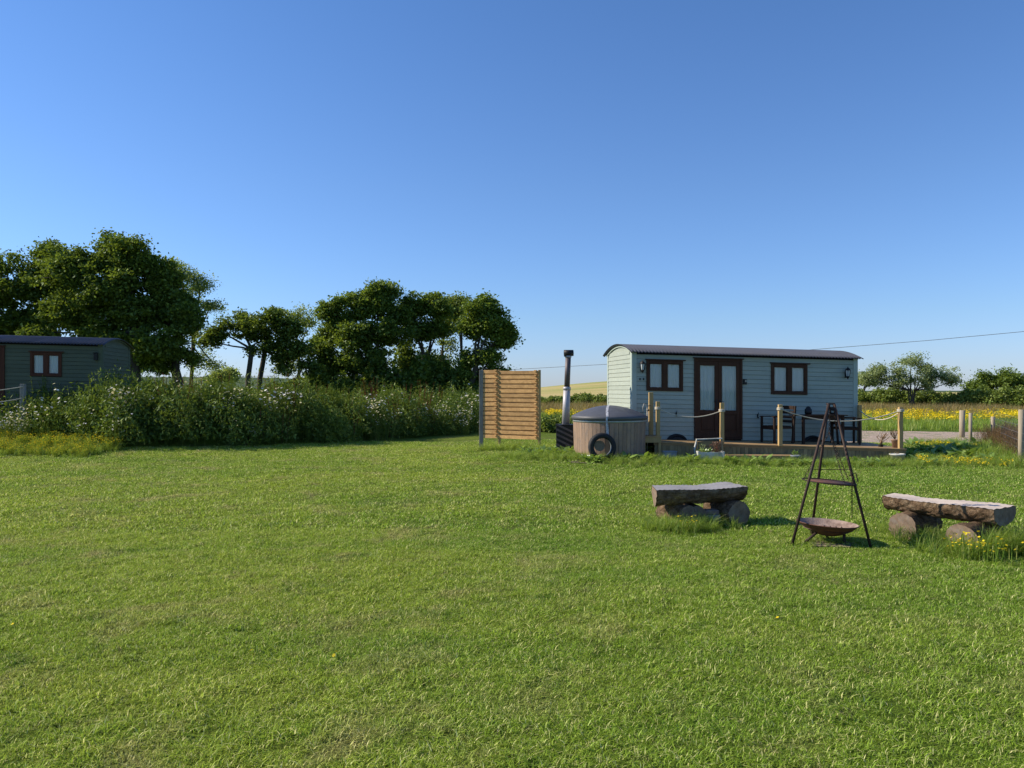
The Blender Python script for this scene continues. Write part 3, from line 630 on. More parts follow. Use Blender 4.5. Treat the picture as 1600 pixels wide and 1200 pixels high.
tree('ash_tree', 'pale wispy thin-leaved tree with bare twigs, right of the big oaks', 296, 40,
     [(285, 428, 22, 22), (315, 446, 22, 22), (328, 476, 16, 14), (300, 470, 24, 12), (275, 415, 12, 6), (320, 520, 16, 6), (312, 560, 18, 7), (332, 570, 14, 5)], M['ashleaf'], .085, 42, .40, 1.0, .11, .8, lean=302, fork=1.6, hollow=.4)
tree('oak_tree', 'low wide oak with forked leaning trunks, standing alone in the middle of the tree line', 388, 37,
     [(345, 520, 24, 26), (380, 506, 26, 32), (420, 503, 26, 32), (452, 520, 26, 30), (400, 535, 26, 22), (435, 545, 24, 22), (330, 535, 14, 9), (462, 550, 18, 14), (480, 570, 16, 14), (450, 572, 14, 10)],
     M['oakleaf'], .12, 46, .32, .9, .2, .9, lean=398, fork=1.0, stems=2)
tree('ash_tree', 'pale airy tree rising behind the low wide oak', 470, 45,
     [(466, 492, 22, 16), (452, 520, 22, 12), (478, 510, 14, 8), (450, 570, 20, 12), (470, 545, 18, 8)], M['ashleaf'], .10, 36, .45, 1.0, .12, .8, lean=466, fork=1., hollow=.4)
tree('round_shrub', 'small rounded pale green shrub far off between the tree trunks', 348, 60, [(348, 588, 16, 30), (338, 592, 12, 14), (362, 592, 12, 12)], M['ashleaf'], .16, 40, .5, 1.0, .1, .9, cat='shrub', fork=0)
tree('sycamore_tree', 'bushy green tree with pointed top at the left of the tree group behind the bank', 565, 39,
     [(530, 495, 26, 30), (565, 475, 28, 38), (600, 470, 26, 36), (520, 530, 30, 34), (560, 520, 34, 40), (605, 515, 32, 38), (510, 570, 26, 26), (545, 575, 28, 28), (590, 565, 32, 34), (500, 550, 16, 14), (622, 490, 18, 18), (590, 458, 14, 14)],
     M['treeleaf'], .125, 56, .36, 1.35, .3, .9, lean=575, fork=.6)
tree('sycamore_tree', 'narrow dark tree in the middle of the tree group, trunks showing', 652, 40,
     [(645, 485, 26, 34), (680, 480, 24, 32), (655, 520, 24, 28), (635, 560, 22, 20), (685, 515, 20, 18), (668, 575, 22, 18), (640, 590, 20, 16)], M['treeleaf'], .12, 54, .38, 1.3, .22, .9, lean=660, fork=1.6, stems=2)
tree('sycamore_tree', 'light green tree with several thin trunks between its darker neighbours in the group', 705, 42,
     [(712, 478, 22, 26), (700, 510, 20, 12), (722, 500, 20, 16), (695, 575, 20, 14), (700, 545, 16, 7), (720, 590, 18, 12)], M['hedgeleaf'], .11, 46, .40, 1.0, .16, .9, lean=708, fork=1.8, stems=2)
tree('sycamore_tree', 'tall dark tree closing the right end of the tree group beside the timber screen', 738, 38,
     [(750, 482, 24, 34), (772, 500, 24, 34), (785, 530, 22, 26), (748, 515, 26, 28), (765, 555, 22, 18), (735, 560, 18, 12), (790, 515, 14, 12), (770, 585, 18, 14), (730, 590, 16, 12)], M['treeleaf'], .115, 54, .34, 1.3, .24, .9, lean=750, fork=1.2, stems=2)
# right-hand side
tree('willow_shrub', 'open grey-green many-stemmed shrub standing tall above the hedge right of the hut', 1422, 58,
     [(1425, 566, 17, 15), (1400, 578, 16, 12), (1450, 576, 16, 12), (1378, 590, 18, 13), (1425, 592, 22, 16), (1462, 588, 17, 11), (1358, 594, 18, 16), (1376, 582, 14, 10), (1470, 586, 16, 12), (1484, 598, 15, 12), (1400, 600, 18, 12), (1445, 602, 18, 12)], M['willow'], .11, 42, .42, 1.0, .12, .9, fork=.2, stems=6, hollow=.3, cat='shrub')
tree('dark_tree', 'dark rounded treetop behind the hedge at the right edge of the photo', 1575, 62,
     [(1540, 600, 18, 22), (1565, 596, 18, 26), (1595, 600, 20, 26), (1625, 602, 22, 20), (1525, 606, 12, 10)], M['treeleaf'], .15, 60, .5, 1.1, .2, .9, fork=.2)
tree('dark_tree', 'small leafy tree peeping out beside the right corner of the pale hut roof', 1352, 66, [(1352, 593, 12, 12), (1362, 600, 12, 10)], M['hedgeleaf'], .14, 44, .45, 1.0, .12, .9, fork=.2)
def hedge(name, label, pts, w, hts, n, mat, leaf, seed, cat='hedge'):
    r = np.random.default_rng(seed); pts = np.array(pts, float); seg = r.integers(0, len(pts)-1, n) if False else None
    L = np.hypot(*(np.diff(pts, axis=0).T)); cum = np.concatenate([[0], np.cumsum(L)]); s = r.uniform(0, cum[-1], n)
    k = np.clip(np.searchsorted(cum, s)-1, 0, len(L)-1); t = (s-cum[k])/L[k]; P = pts[k]*(1-t)[:, None]+pts[k+1]*t[:, None]
    d = (pts[k+1]-pts[k])/L[k][:, None]; nn = np.stack([-d[:, 1], d[:, 0]], 1)
    H0 = np.interp(s, cum, hts)*(1+.10*np.sin(s*.9+seed)+.07*np.sin(s*2.3)+.06*np.sin(s*5.1+2))
    a = r.uniform(0, math.pi, n); rad = 1-.35*r.random(n)**1.6; 
    off = np.cos(a)*rad*w*.5*(1+.12*np.sin(s*3.3+a*4)); z = (.12+.88*np.sin(a)**.55*rad)*H0*(r.random(n)**.25)
    z = z*(1+.06*np.sin(s*7+off*5)); P = P+nn*off[:, None]
    c0 = pts[len(pts)//2]; root = thing(name, (c0[0], c0[1], h(*c0)), 0, label, cat)
    C = np.column_stack([P-c0, z+H(P[:, 0], P[:, 1])-h(*c0)+r.normal(0, .05, n)])
    V, Q = leaves(C, leaf); link('foliage', npmesh('foliage', V, Q, mat), None, root)
    tb = MB()
    for q in range(60):
        u = q/59*cum[-1]; kk = min(np.searchsorted(cum, u, side='right')-1, len(L)-1); p = pts[kk]+(pts[kk+1]-pts[kk])*(u-cum[kk])/L[kk]-c0; hh = np.interp(u, cum, hts)
        tb.tube([(p[0], p[1], -.1), (p[0]+r.normal(0, .1), p[1]+r.normal(0, .1), hh*.5), (p[0]+r.normal(0, .3), p[1]+r.normal(0, .3), hh*.85)], [.05, .035, .015], 5, False)
    tag(tb.build('stems', M['bark_tree'], root, True), kind='stuff'); return root
hedge('field_hedge', 'long field hedge running behind the pale hut below the hay field and to the right', [(PX(560, 84), 84), (PX(830, 78), 78), (PX(960, 74), 74), (PX(1150, 68), 68), (PX(1340, 62), 62), (PX(1480, 59), 59), (PX(1620, 55), 55), (PX(1760, 52), 52)], 2.6,
      [.9, 1.0, 1.3, 1.6, 1.8, 1.7, 1.8, 2.0], 130000, M['hedgeleaf'], .10, 4)
hedge('bramble_bush', 'dark low bush at the lawn edge seen between the timber screen and the heater flue', [(PX(835, 30), 30.5), (PX(870, 31), 31), (PX(935, 33), 33.5)], 1.6, [.55, .62, .5], 9000, M['hedgeleaf'], .06, 9, 'bush')
hedge('shrub_belt', 'scrubby dark undergrowth along the foot of the trees behind the weed bank', [(PX(-80, 36), 36), (PX(200, 37), 37), (PX(400, 38), 38.5), (PX(560, 38), 38), (PX(690, 39), 39), (PX(780, 38), 38)], 2.2, [1.9, 1.9, 1.7, 2.9, 3.0, 2.7], 80000, M['treeleaf'], .11, 6, 'undergrowth')

# ------------------------------------------------------------------ the huts
UP = Vector((0, 0, 1))
HL, HW, HWALL = 6.09, 2.2, 2.13
RISE = .245
def arch(v): t = (v-HW/2)/(HW/2+.14); return RISE*(1-t*t)
def segs(a, b, ops, w):
    out = [(a, b)]
    for (u0, u1, w0, w1) in ops:
        if w0 < w < w1:
            nx = []
            for (p, q) in out:
                if u1 <= p or u0 >= q: nx.append((p, q)); continue
                if u0 > p: nx.append((p, u0))
                if u1 < q: nx.append((u1, q))
            out = nx
    return out
def lap_board(u0, u1, w0, w1, side='front'):
    m = MB(); cs = [(-.022, w0), (-.010, w1), (.0, w1), (.0, w0)]
    vs = [(u0, v, w) for v, w in cs]+[(u1, v, w) for v, w in cs]; fs = [(0, 3, 2, 1), (4, 5, 6, 7), (0, 1, 5, 4), (1, 2, 6, 5), (2, 3, 7, 6), (3, 0, 4, 7)]
    if side == 'left': vs = [(v, u, w) for u, v, w in vs]; fs = [f[::-1] for f in fs]
    if side == 'right': vs = [(HL-v, u, w) for u, v, w in vs]
    return m.add(vs, fs)
def window(root, u0, u1, w0, w1, wood, mull=True):
    f = MB(); e = .065
    f.box(u0, u0+e, -.045, .02, w0, w1).box(u1-e, u1, -.045, .02, w0, w1).box(u0+e, u1-e, -.043, .02, w1-e, w1).box(u0+e, u1-e, -.043, .02, w0, w0+e)
    uc = (u0+u1)/2; f.box(uc-.05, uc+.05, -.041, .02, w0+e, w1-e)
    win = f.build('window', wood, root, bevel=.004)
    s = MB(); s.box(u0-.03, u1+.06, -.075, -.02, w1+.004, w1+.03); s.build('drip_cap', wood, win)
    for a, b in ((u0+e, uc-.05), (uc+.05, u1-e)):
        sa = MB(); g = .028
        for x0, x1, z0, z1 in ((a, a+g, w0+e, w1-e), (b-g, b, w0+e, w1-e), (a+g, b-g, w1-e-g, w1-e), (a+g, b-g, w0+e, w0+e+g)): sa.box(x0, x1, -.032, .0, z0, z1)
        sa.build('sash', wood, win)
        MB().box(a+g, b-g, -.012, -.008, w0+e+g, w1-e-g).build('pane', M['glass'], win)
        curtain(a+.005, b-.005, w0+e, w1-e, win, 10)
def curtain(a, b, z0, z1, par, n):
    c = MB(); vs = []; k = n*3
    for i in range(k+1):
        t = i/k; u = a+(b-a)*t; v = .018+.013*math.sin(t*n*1.9+math.sin(t*5))
        vs += [(u, v, z0), (u, v, z1)]
    c.add(vs, [(2*i, 2*i+2, 2*i+3, 2*i+1) for i in range(k)]); c.build('curtain', M['curtain'], par, True)
def lantern(root, u, w):
    m = MB(); v = -.11
    m.box(u-.028, u+.028, -.03, -.005, w-.14, w+.02).tube([(u, -.03, w-.08), (u, -.08, w-.15), (u, v, w-.13)], .009, 6)
    m.lathe([(.035, -.125), (.048, -.10), (.052, -.10)], 6, (u, v, w)).lathe([(.0, .155), (.012, .14), (.014, .12), (.04, .105), (.078, .06), (.078, .05), (.0, .055)], 6, (u, v, w))
    m.lathe([(.0, -.19), (.014, -.17), (.02, -.15), (.035, -.125), (0, -.12)], 6, (u, v, w))
    for k in range(6): t = k*math.pi/3; m.tube([(u+.046*math.cos(t), v+.046*math.sin(t), w-.10), (u+.072*math.cos(t), v+.072*math.sin(t), w+.055)], .006, 4)
    o = m.build('wall_lantern', M['black'], root)
    g = MB().lathe([(.038, -.10), (.062, .05)], 6, (u, v, w)); g.build('lantern_glass', M['frost'], o)
def make_hut(loc, rz, label, paint, trim, wood, wins, door, lamps, left=True, right=True):
    global SHEAR; SHEAR = .020
    root = thing('shepherd_hut', loc, rz, label, 'hut')
    ops = [(a+.02, b-.02, c, d) for a, b, c, d in wins]+([(door[0]+.02, door[1]-.02, -.1, door[3])] if door else [])
    core = MB().box(.02, HL-.02, .036, HW-.02, .0, HWALL+.02)
    n = 14; vs = []
    for u in (.02, HL-.02): vs += [(u, .02+(HW-.04)*i/n, HWALL-.01+arch(.02+(HW-.04)*i/n)) for i in range(n+1)]
    fs = [(i, n+1+i, n+2+i, i+1) for i in range(n)]+[tuple(range(n+1)), tuple(range(2*n+1, n, -1))]
    core.add(vs, fs); core.build('wall', M['dark'], root)
    bh = .112
    for r in range(19):
        w0 = r*bh+.002; w1 = w0+bh-.006
        for (a, b) in segs(.10, HL-.10, ops, w0+bh/2): lap_board(a, b, w0, w1).build('cladding_board', paint, root)
    for u_ in (-.004, HL+.001):
        gp = MB(); n2 = 14
        for i in range(n2+1): v_ = .05+(HW-.10)*i/n2; gp.v += [(u_, v_, HWALL-.2), (u_, v_, HWALL+arch(v_)+.02), (u_+.003, v_, HWALL-.2), (u_+.003, v_, HWALL+arch(v_)+.02)]
        for i in range(n2): q = 4*i; gp.f += [(q, q+4, q+5, q+1), (q+2, q+3, q+7, q+6), (q+1, q+5, q+7, q+3)]
        gp.build('gable_panel', paint, root)
    for side in (['left'] if left else [])+(['right'] if right else []):
        for r in range(22):
            w0 = r*bh+.002; w1 = w0+bh-.006
            if w1 < HWALL+.05: a, b = .09, HW-.09
            else:
                q = w1+.01-HWALL
                if q > RISE-.02: continue
                hw = (HW/2+.14)*math.sqrt(max(0, 1-q/RISE)); hw = min(hw, HW/2-.09); a, b = HW/2-hw, HW/2+hw
                if hw < .15: continue
            lap_board(a, b, w0, w1, side).build('gable_board', paint, root)
    for (u0, u1) in ((-.024, .10), (HL-.10, HL+.024)):
        c = MB(); c.box(u0, u1, -.028, .0, 0, HWALL+.08); c.build('corner_trim', trim, root, bevel=.004)
    for (u0, u1) in ((-.028, .0), (HL, HL+.028)):
        for (v0, v1) in ((.0, .09), (HW-.09, HW)): MB().box(u0, u1, v0, v1, .001, HWALL+.06).build('corner_trim', trim, root, bevel=.004)
    # back wall: plain boards (unseen, but there)
    MB().box(0, HL, HW, HW+.02, 0, HWALL+.02).build('back_wall', paint, root)
    # corrugated arched roof
    ov = .11; pitch = .088; nu = int((HL+2*ov)/pitch)*8; nv = 18; V = []; 
    us = np.linspace(-ov, HL+ov, nu+1); vv = np.linspace(-.15, HW+.15, nv+1)
    for u in us:
        cz = .019*math.cos(2*math.pi*(u+ov)/pitch)
        for v in vv:
            t = (v-HW/2)/(HW/2+.15); V.append((u, v, HWALL+.045+RISE*(1-t*t)+cz))
    V = np.array(V); V[:, 2] -= SHEAR*V[:, 0]
    i, j = np.meshgrid(np.arange(nu), np.arange(nv), indexing='ij'); i = i.ravel(); j = j.ravel(); k = nv+1
    Qf = np.stack([i*k+j, (i+1)*k+j, (i+1)*k+j+1, i*k+j+1], 1)
    ro = link('roof', npmesh('roof', V, Qf, M['roof'], True), None, root); sm = ro.modifiers.new('solid', 'SOLIDIFY'); sm.thickness = .006
    # arched barge boards under the roof ends
    for u in (-.03, HL+.03):
        m = MB(); vs = []
        for v in np.linspace(-.03, HW+.03, 19):
            t = (v-HW/2)/(HW/2+.15); z = HWALL+.022+RISE*(1-t*t)
            vs += [(u-.010, v, z-.045), (u-.010, v, z), (u+.010, v, z), (u+.010, v, z-.045)]
        fs = []
        for q in range(18):
            for e in range(4): fs.append((4*q+e, 4*q+(e+1) % 4, 4*q+4+(e+1) % 4, 4*q+4+e))
        fs += [(0, 1, 2, 3), (72, 75, 74, 73)]
        m.add(vs, fs); m.build('barge_board', trim, root)
    for wi in wins: window(root, *wi, wood)
    if door:
        a, b, z0, z1 = door; e = .06
        f = MB(); f.box(a, a+e, -.05, .02, z0, z1).box(b-e, b, -.05, .02, z0, z1).box(a+e, b-e, -.048, .02, z1-e, z1).box(a+e, b-e, -.07, .02, z0, z0+.035)
        fr = f.build('door_frame', wood, root, bevel=.004); MB().box(a-.03, b+.03, -.08, -.02, z1+.003, z1+.028).build('drip_cap', wood, fr)
        mid = (a+b)/2
        for s, (p, q) in enumerate(((a+e+.004, mid-.003), (mid+.003, b-e-.004))):
            d = MB(); st = .095; z2 = z0+.04; zt = z1-e-.004; zr = z0+.74
            d.box(p, p+st, -.034, .0, z2, zt).box(q-st, q, -.034, .0, z2, zt).box(p+st, q-st, -.033, .0, zt-.11, zt).box(p+st, q-st, -.033, .0, zr-.10, zr).box(p+st, q-st, -.033, .0, z2, z2+.16)
            lf = d.build('door', wood, root, bevel=.004)
            pn = MB().box(p+st, q-st, -.014, .004, z2+.16, zr-.10).box(p+st+.04, q-st-.04, -.026, -.014, z2+.20, zr-.14); pn.build('door_panel', wood, lf, bevel=.006)
            MB().box(p+st, q-st, -.016, -.012, zr, zt-.11).build('pane', M['glass'], lf); curtain(p+st-.02, q-st+.02, zr-.01, zt-.10, lf, 16)
            u = q-.045 if s == 0 else p+.045
            hd = MB().box(u-.016, u+.016, -.042, -.034, z0+.82, z0+1.02).tube([(u, -.042, z0+.96), (u, -.075, z0+.96), (u+(.09 if s else -.09), -.075, z0+.955)], .009, 6); hd.build('handle', M['black'], lf)
    for (u, w) in lamps: lantern(root, u, w)
    # wheels under the body, the tyre tops just proud of the cladding
    for u in (1.15, HL-1.25):
        for v in (-.03, HW-.02):
            wr = thing('wheel', (0, 0, 0)); wr.parent = root; z = -.16-.0
            for nm, prof, mt in (('tyre', [(.25, -.06), (.29, -.07), (.31, -.04), (.31, .04), (.29, .07), (.25, .06)], M['rubber']), ('rim', [(.03, -.05), (.18, -.035), (.25, -.055), (.25, .055), (.18, .04), (.03, .05)], M['black'])):
                m = MB(); m.lathe(prof, 28, close=True); m.v = [(u+x, v+zz, z+y) for x, y, zz in m.v]; m.build(nm, mt, wr, True)
    ch = MB().box(.05, HL-.05, .35, .45, -.16, -.02).box(.05, HL-.05, HW-.45, HW-.35, -.16, -.02)
    for u in (1.15, HL-1.25): ch.box(u-.04, u+.04, .05, HW-.05, -.22, -.14)
    ch.build('chassis', M['black'], root)
    SHEAR = 0; return root
# pale hut, right
HT = R(8.8); HX, HY, HZ = 3.01, 19.2, .432
def hu(px, ox=HX, oy=HY, t=HT): q = (px-800)/F; return (oy*q-ox)/(math.cos(t)-math.sin(t)*q)
def hw(u, py, oy=HY, z0=HZ, t=HT): return PZ(py, oy+math.sin(t)*u)-z0+.020*u
def rect(x0, x1, y0, y1, **k):
    a, b = hu(x0, **{q: k[q] for q in k if q in ('ox', 'oy', 't')}), hu(x1, **{q: k[q] for q in k if q in ('ox', 'oy', 't')}); m_ = (a+b)/2
    kk = {q: k[q] for q in k if q in ('oy', 'z0', 't')}; return (a, b, hw(m_, y1, **kk), hw(m_, y0, **kk))
w1 = rect(1009.5, 1066.5, 563.5, 611); w2 = rect(1204, 1260.5, 569, 616.5); dr = rect(1084, 1159, 560.5, 684); dr = (dr[0], dr[1], .02, min(dr[3], HWALL-.07))
u1 = hu(1002); u2 = hu(1321)
hut = make_hut((HX, HY, HZ), HT, 'pale duck-egg green clapboard hut with arched grey roof, standing behind the timber deck', M['paint_pale'], M['trim_pale'], M['brownwood'], [w1, w2], dr,
               [(u1, hw(u1, 572)), (u2, hw(u2, 582))])
SHEAR = .02
for px, py in ((1056, 647), (1183, 650)):
    u = hu(px); w = hw(u, py); MB().box(u-.012, u+.012, -.045, -.012, w-.05, w+.05).tube([(u, -.045, w+.04), (u, -.07, w+.06), (u, -.075, w+.09)], .008, 5).tube([(u, -.045, w-.03), (u, -.08, w-.05), (u, -.08, w-.02)], .008, 5).build('hook', M['black'], hut)
u = hu(1163); w = hw(u, 597); ob = MB().box(u-.045, u+.045, -.055, -.012, w-.06, w+.07).build('switch_box', M['black'], hut); MB().box(u-.005, u+.035, -.060, -.055, w+.0, w+.055).build('box_cover', M['white_plastic'], ob)
for px in (999.5, 1005): u = hu(px); w = hw(u, 592); MB().box(u-.014, u+.014, -.04, -.018, w-.03, w+.02).build('socket', M['black'], hut)
SHEAR = 0
# green hut, far left
GX, GY, GT, GZ = -17.77, 21.15, R(7.9), .90
kk = dict(ox=GX, oy=GY, t=GT, z0=GZ)
gw = rect(48, 97, 550.5, 588, **kk); gw = (gw[0], gw[1], gw[2], min(gw[3], HWALL-.09))
gd1 = hu(8, ox=GX, oy=GY, t=GT); ug = hu(151, ox=GX, oy=GY, t=GT)
def lamp_h(py, u): return hw(u, py, oy=GY, z0=GZ, t=GT)
hut2 = make_hut((GX, GY, GZ), GT, 'dark sage green hut half hidden behind the weed bank at the far left', M['paint_green'], M['trim_green'], M['redwood'], [gw, (.75, 1.75, gw[2], gw[3])], (gd1-1.35, gd1, .02, HWALL-.07), [])
SHEAR = .02; MB().box(ug-.05, ug+.05, -.10, -.012, lamp_h(563, ug), lamp_h(552, ug)).box(ug-.06, ug+.06, -.12, -.012, lamp_h(552, ug), lamp_h(551, ug)).build('wall_lamp', M['black'], hut2, bevel=.01); SHEAR = 0
# ------------------------------------------------------------------ deck with rope rail
DX0, DX1 = 3.40, 9.22; DY0, DY1 = 18.30, 18.02
DRZ = math.atan2(DY1-DY0, DX1-DX0); DLEN = math.hypot(DX1-DX0, DY1-DY0)
def dz(x): return .425-.0245*(x-3.4)
deck = thing('deck', (DX0, DY0, 0), DRZ, 'low timber deck with lit front edge in front of the pale hut', 'deck')
SHEAR = .0245; z0 = .425
cu, su = math.cos(DRZ), math.sin(DRZ)
def deck_to_world(u, v): return DX0+u*cu-v*su, DY0+u*su+v*cu
for r in range(16):
    v0 = -.02+r*.146; vm = v0+.07; Xs = 0.
    y_at = lambda u: deck_to_world(u, vm)
    a = -.02
    for uu in np.arange(0, DLEN, .05):
        x, y = deck_to_world(uu, vm)
        hx_line = HX+(y-HY)/math.tan(HT) if y > HY-.02 else -9
        if x < hx_line-.05: a = uu
        else: break
    b = DLEN+.03+random.uniform(-.008, .008)
    if b-a < .3: continue
    m_ = (a+b)/2+random.uniform(-.3, .3)
    for p, q in (((a, m_), (m_+.004, b)) if b-a > 3 else ((a, b),)):
        MB().box(p, q, v0, v0+.138, z0-.028, z0).build('deck_board', M['deckwood'], deck, bevel=.003)
MB().box(-.02, DLEN+.03, .0, .04, z0-.075, z0-.030).build('edge_joist', M['deckwood'], deck)
SHEAR = 0
k = 0; u = 0.
while u < DLEN:
    wv = .092; zt = z0-.0245*u-.077; gx_, gy_ = deck_to_world(u, 0)
    MB().box(u, min(u+wv-.006, DLEN+.02), .006+random.uniform(0, .005), .030, h(gx_, gy_)-.05, zt).build('skirting_board', M['fascia'], deck); u += wv
v = .05
while v < 2.2:
    gx_, gy_ = deck_to_world(DLEN, v); MB().box(DLEN+.0, DLEN+.022, v, v+.086, h(gx_, gy_)-.05, z0-.0245*DLEN-.032).build('skirting_board', M['fascia'], deck); v += .092
posts = []
def deck_post(px, D, ytop, r=.045, label='', base=None, sq=True):
    x = PX(px, D); zb = dz(x) if base is None else base; zt = PZ(ytop, D)
    o = thing('deck_post', (x, D, zb), 0, label, 'post', 'rope rail posts around the deck')
    MB().box(-r, r, -r, r, -.02 if base is None else 0, zt-zb).build('post', M['postwood'], o, bevel=.006)
    return (x, D, zt)
p1 = deck_post(1028, 18.36, 627.5, label='square timber post with rope knot at the left end of the deck, beside the tub')
p2 = deck_post(1128, 18.22, 629.5, label='square timber post in front of the brown double door, right end of the first rope')
p3 = deck_post(1219, 18.16, 632, label='square timber post in front of the left chair, where the long rope starts')
p4 = deck_post(1407, 18.07, 636, label='square timber post at the outer right corner of the deck')
p5 = deck_post(1343, 20.0, 633, label='dark timber post at the back of the deck by the right hut corner')
p6 = deck_post(1017, 18.75, 613, .052, 'tallest square timber post, standing at the step beside the tub lid')
def rope(a, b, sag, label, knots=True, group='rope rail of the deck'):
    a = Vector(a); b = Vector(b); pts = []
    for i in range(25): t = i/24; p = a.lerp(b, t); p.z -= sag*4*t*(1-t); pts.append(p)
    o = thing('rope', tuple(a), 0, label, 'rope', group)
    MB().tube([p-a for p in pts], .013, 6).build('strand', M['rope'], o, True)
    if knots:
        for c in (a, b):
            m = MB()
            for q in range(3):
                zz = -.02+q*.022; m.tube([(c.x-a.x+.068*math.cos(t)*1.0, c.y-a.y+.068*math.sin(t), c.z-a.z+zz) for t in np.linspace(0, 6.3, 13)], .012, 5)
            m.build('knot', M['rope'], o, True)
    return o
def at(p, y, D): return (p[0], p[1], PZ(y, D))
rope(at(p1, 638, 18.36), at(p2, 641.5, 18.22), .18, 'pale rope sagging between the left post and the post before the door')
rope(at(p3, 639, 18.16), at(p4, 641.5, 18.07), .27, 'long pale rope sagging behind the fire pit tripod to the corner post')
rope(at(p4, 643, 18.07), at(p5, 641, 20.0), .22, 'short pale rope from the corner post back to the hut', False)
# step platform beside the tub
st = thing('side_step', (PX(1018, 18.45), 18.5, 0), 0, 'small raised timber step platform between tub and deck', 'step')
for q in range(4): MB().box(-.24, .20, -.28+q*.14, -.15+q*.14, .53, .56).build('tread_board', M['deckwood'], st, bevel=.003)
MB().box(-.23, .19, -.27, -.24, .41, .529).build('riser', M['postwood'], st)
for sx in (-.21, .16):
    for sy in (-.22, .22): MB().box(sx-.03, sx+.03, sy-.03, sy+.03, 0, .528).build('leg', M['postwood'], st)
hs_ = thing('garden_hose', (PX(1010, 18.6), 18.6, 0), 0, 'thin looped hose and tap standing by the tallest post', 'hose')
MB().tube([(.02, 0, .1), (.02, 0, 1.28)], .012, 6).tube([(.02, 0, 1.28), (-.06, 0, 1.32), (-.09, -.02, 1.22), (-.08, -.02, 1.0), (-.03, -.02, .83), (.0, -.02, .78)], .014, 6).build('hose_pipe', M['rope'], hs_, True)
MB().tube([(.02, 0, 1.15), (.06, -.02, 1.18)], .02, 6).tube([(-.04, -.03, .75), (-.07, -.03, .3), (.02, -.05, .08), (.15, -.05, .03)], .013, 6).tube([(.02, 0, 1.27), (.1, .02, 1.28)], .011, 6).build('tap', M['black'], hs_, True)
# front step (a long plank on blocks)
fs = thing('front_step', (PX(1190, 17.75), 17.78, 0), R(-2), 'long low timber step in front of the double door', 'step')
for q in range(2): MB().box(-.80, .80, -.13+q*.135, .0+q*.135, .125, .155).build('step_board', M['deckwood'], fs, bevel=.003)
MB().box(-.78, .78, -.115, -.09, -.02, .124).build('riser', M['fascia'], fs)
# ------------------------------------------------------------------ pots and planters
def leafpot(o, mat, n, hh, sp, z, L=.07, w=.025, name='plant'):
    V_ = []; F_ = []
    for _ in range(n):
        x, y = random.gauss(0, sp*.5), random.gauss(0, sp*.3); t = random.random(); az = random.uniform(0, 6.28); el = random.uniform(-.2, 1.3)
        d = (math.cos(az)*math.cos(el), math.sin(az)*math.cos(el), math.sin(el)); leafq(V_, F_, (x*(.4+.6*t), y*(.4+.6*t), z+hh*t), d, (-math.sin(az), math.cos(az), 0), (0, 0, .3), L, w)
    m = MB(); m.v = [tuple(v) for v in V_]; m.f = F_; return m.build(name, mat, o)
def round_pot(px, D, r0, r1, hh, mat, label, z=None):
    x = PX(px, D); o = thing('plant_pot', (x, D, h(x, D) if z is None else z), 0, label, 'pot')
    MB().lathe([(0, 0), (r0, 0), (r1*.97, hh-.03), (r1*1.05, hh-.028), (r1*1.05, hh), (r1*.94, hh), (r1*.9, hh-.04), (0, hh-.045)], 24).build('pot', mat, o, True)
    MB().lathe([(0, hh-.03), (r1*.9, hh-.035)], 16).build('soil', M['soil'], o); return o
o = round_pot(1402, 17.75, .125, .165, .19, M['white_plastic'], 'round chalky white pot on the grass at the right end of the deck'); leafpot(o, M['deadstem'], 60, .05, .12, .17, .04, .01)
o = round_pot(1243, 17.55, .085, .11, .17, M['grey_plastic'], 'small blue-grey pot with a low green plant at the right end of the front step'); leafpot(o, M['dock'], 40, .09, .12, .16, .06, .03)
o = round_pot(1398.5, 18.35, .06, .085, .20, M['clay'], 'terracotta pot on the deck corner holding a bare reddish twiggy plant', z=dz(PX(1398, 18.35)))
def twigs(o, n, z, hh, sp, mat, th=.004):
    m = MB()
    for _ in range(n):
        a = random.uniform(0, 6.28); s = random.uniform(.2, 1)*sp; x1, y1 = s*math.cos(a), s*math.sin(a)*.6; z1 = z+hh*random.uniform(.6, 1)
        m.tube([(0, 0, z), (x1*.4, y1*.4, z+(z1-z)*.5), (x1, y1, z1)], [th*1.3, th, th*.6], 4, False)
        for q in range(3): t = random.uniform(.5, 1); m.tube([(x1*t, y1*t, z+(z1-z)*t), (x1*t+random.uniform(-.06, .06), y1*t+random.uniform(-.05, .05), z+(z1-z)*t+.06)], th*.7, 3, False)
    return m.build('twigs', mat, o)
twigs(o, 12, .18, .22, .2, M['deadstem'], .005); leafpot(o, M['reddish'], 60, .2, .3, .2, .03, .015, 'dry_leaves')
tw = thing('dead_shrub', (PX(1376, 18.5), 18.5, dz(PX(1376, 18.5))), 0, 'bare reddish twigs standing on the deck left of the terracotta pot', 'plant')
MB().lathe([(0, 0), (.05, 0), (.065, .06), (0, .055)], 12).build('pot', M['dark'], tw); twigs(tw, 14, .05, .30, .22, M['deadstem'], .005)
gb = thing('storage_tub', (PX(1046, 17.6), 17.6, h(PX(1046, 17.6), 17.6)), R(3), 'low blue-grey plastic tub against the skirting left of the planter', 'tub')
MB().add([(x*s_, y*s_*.8, z) for z, s_ in ((0, .85), (.16, 1.)) for x, y in ((-.15, -.12), (.15, -.12), (.15, .12), (-.15, .12))], [(0,3,2,1), (4,5,6,7), (0,1,5,4), (1,2,6,5), (2,3,7,6), (3,0,4,7)]).build('body', M['grey_plastic'], gb, bevel=.01)
MB().box(-.16, .16, -.105, .105, .162, .18).build('rim', M['grey_plastic'], gb, bevel=.006)
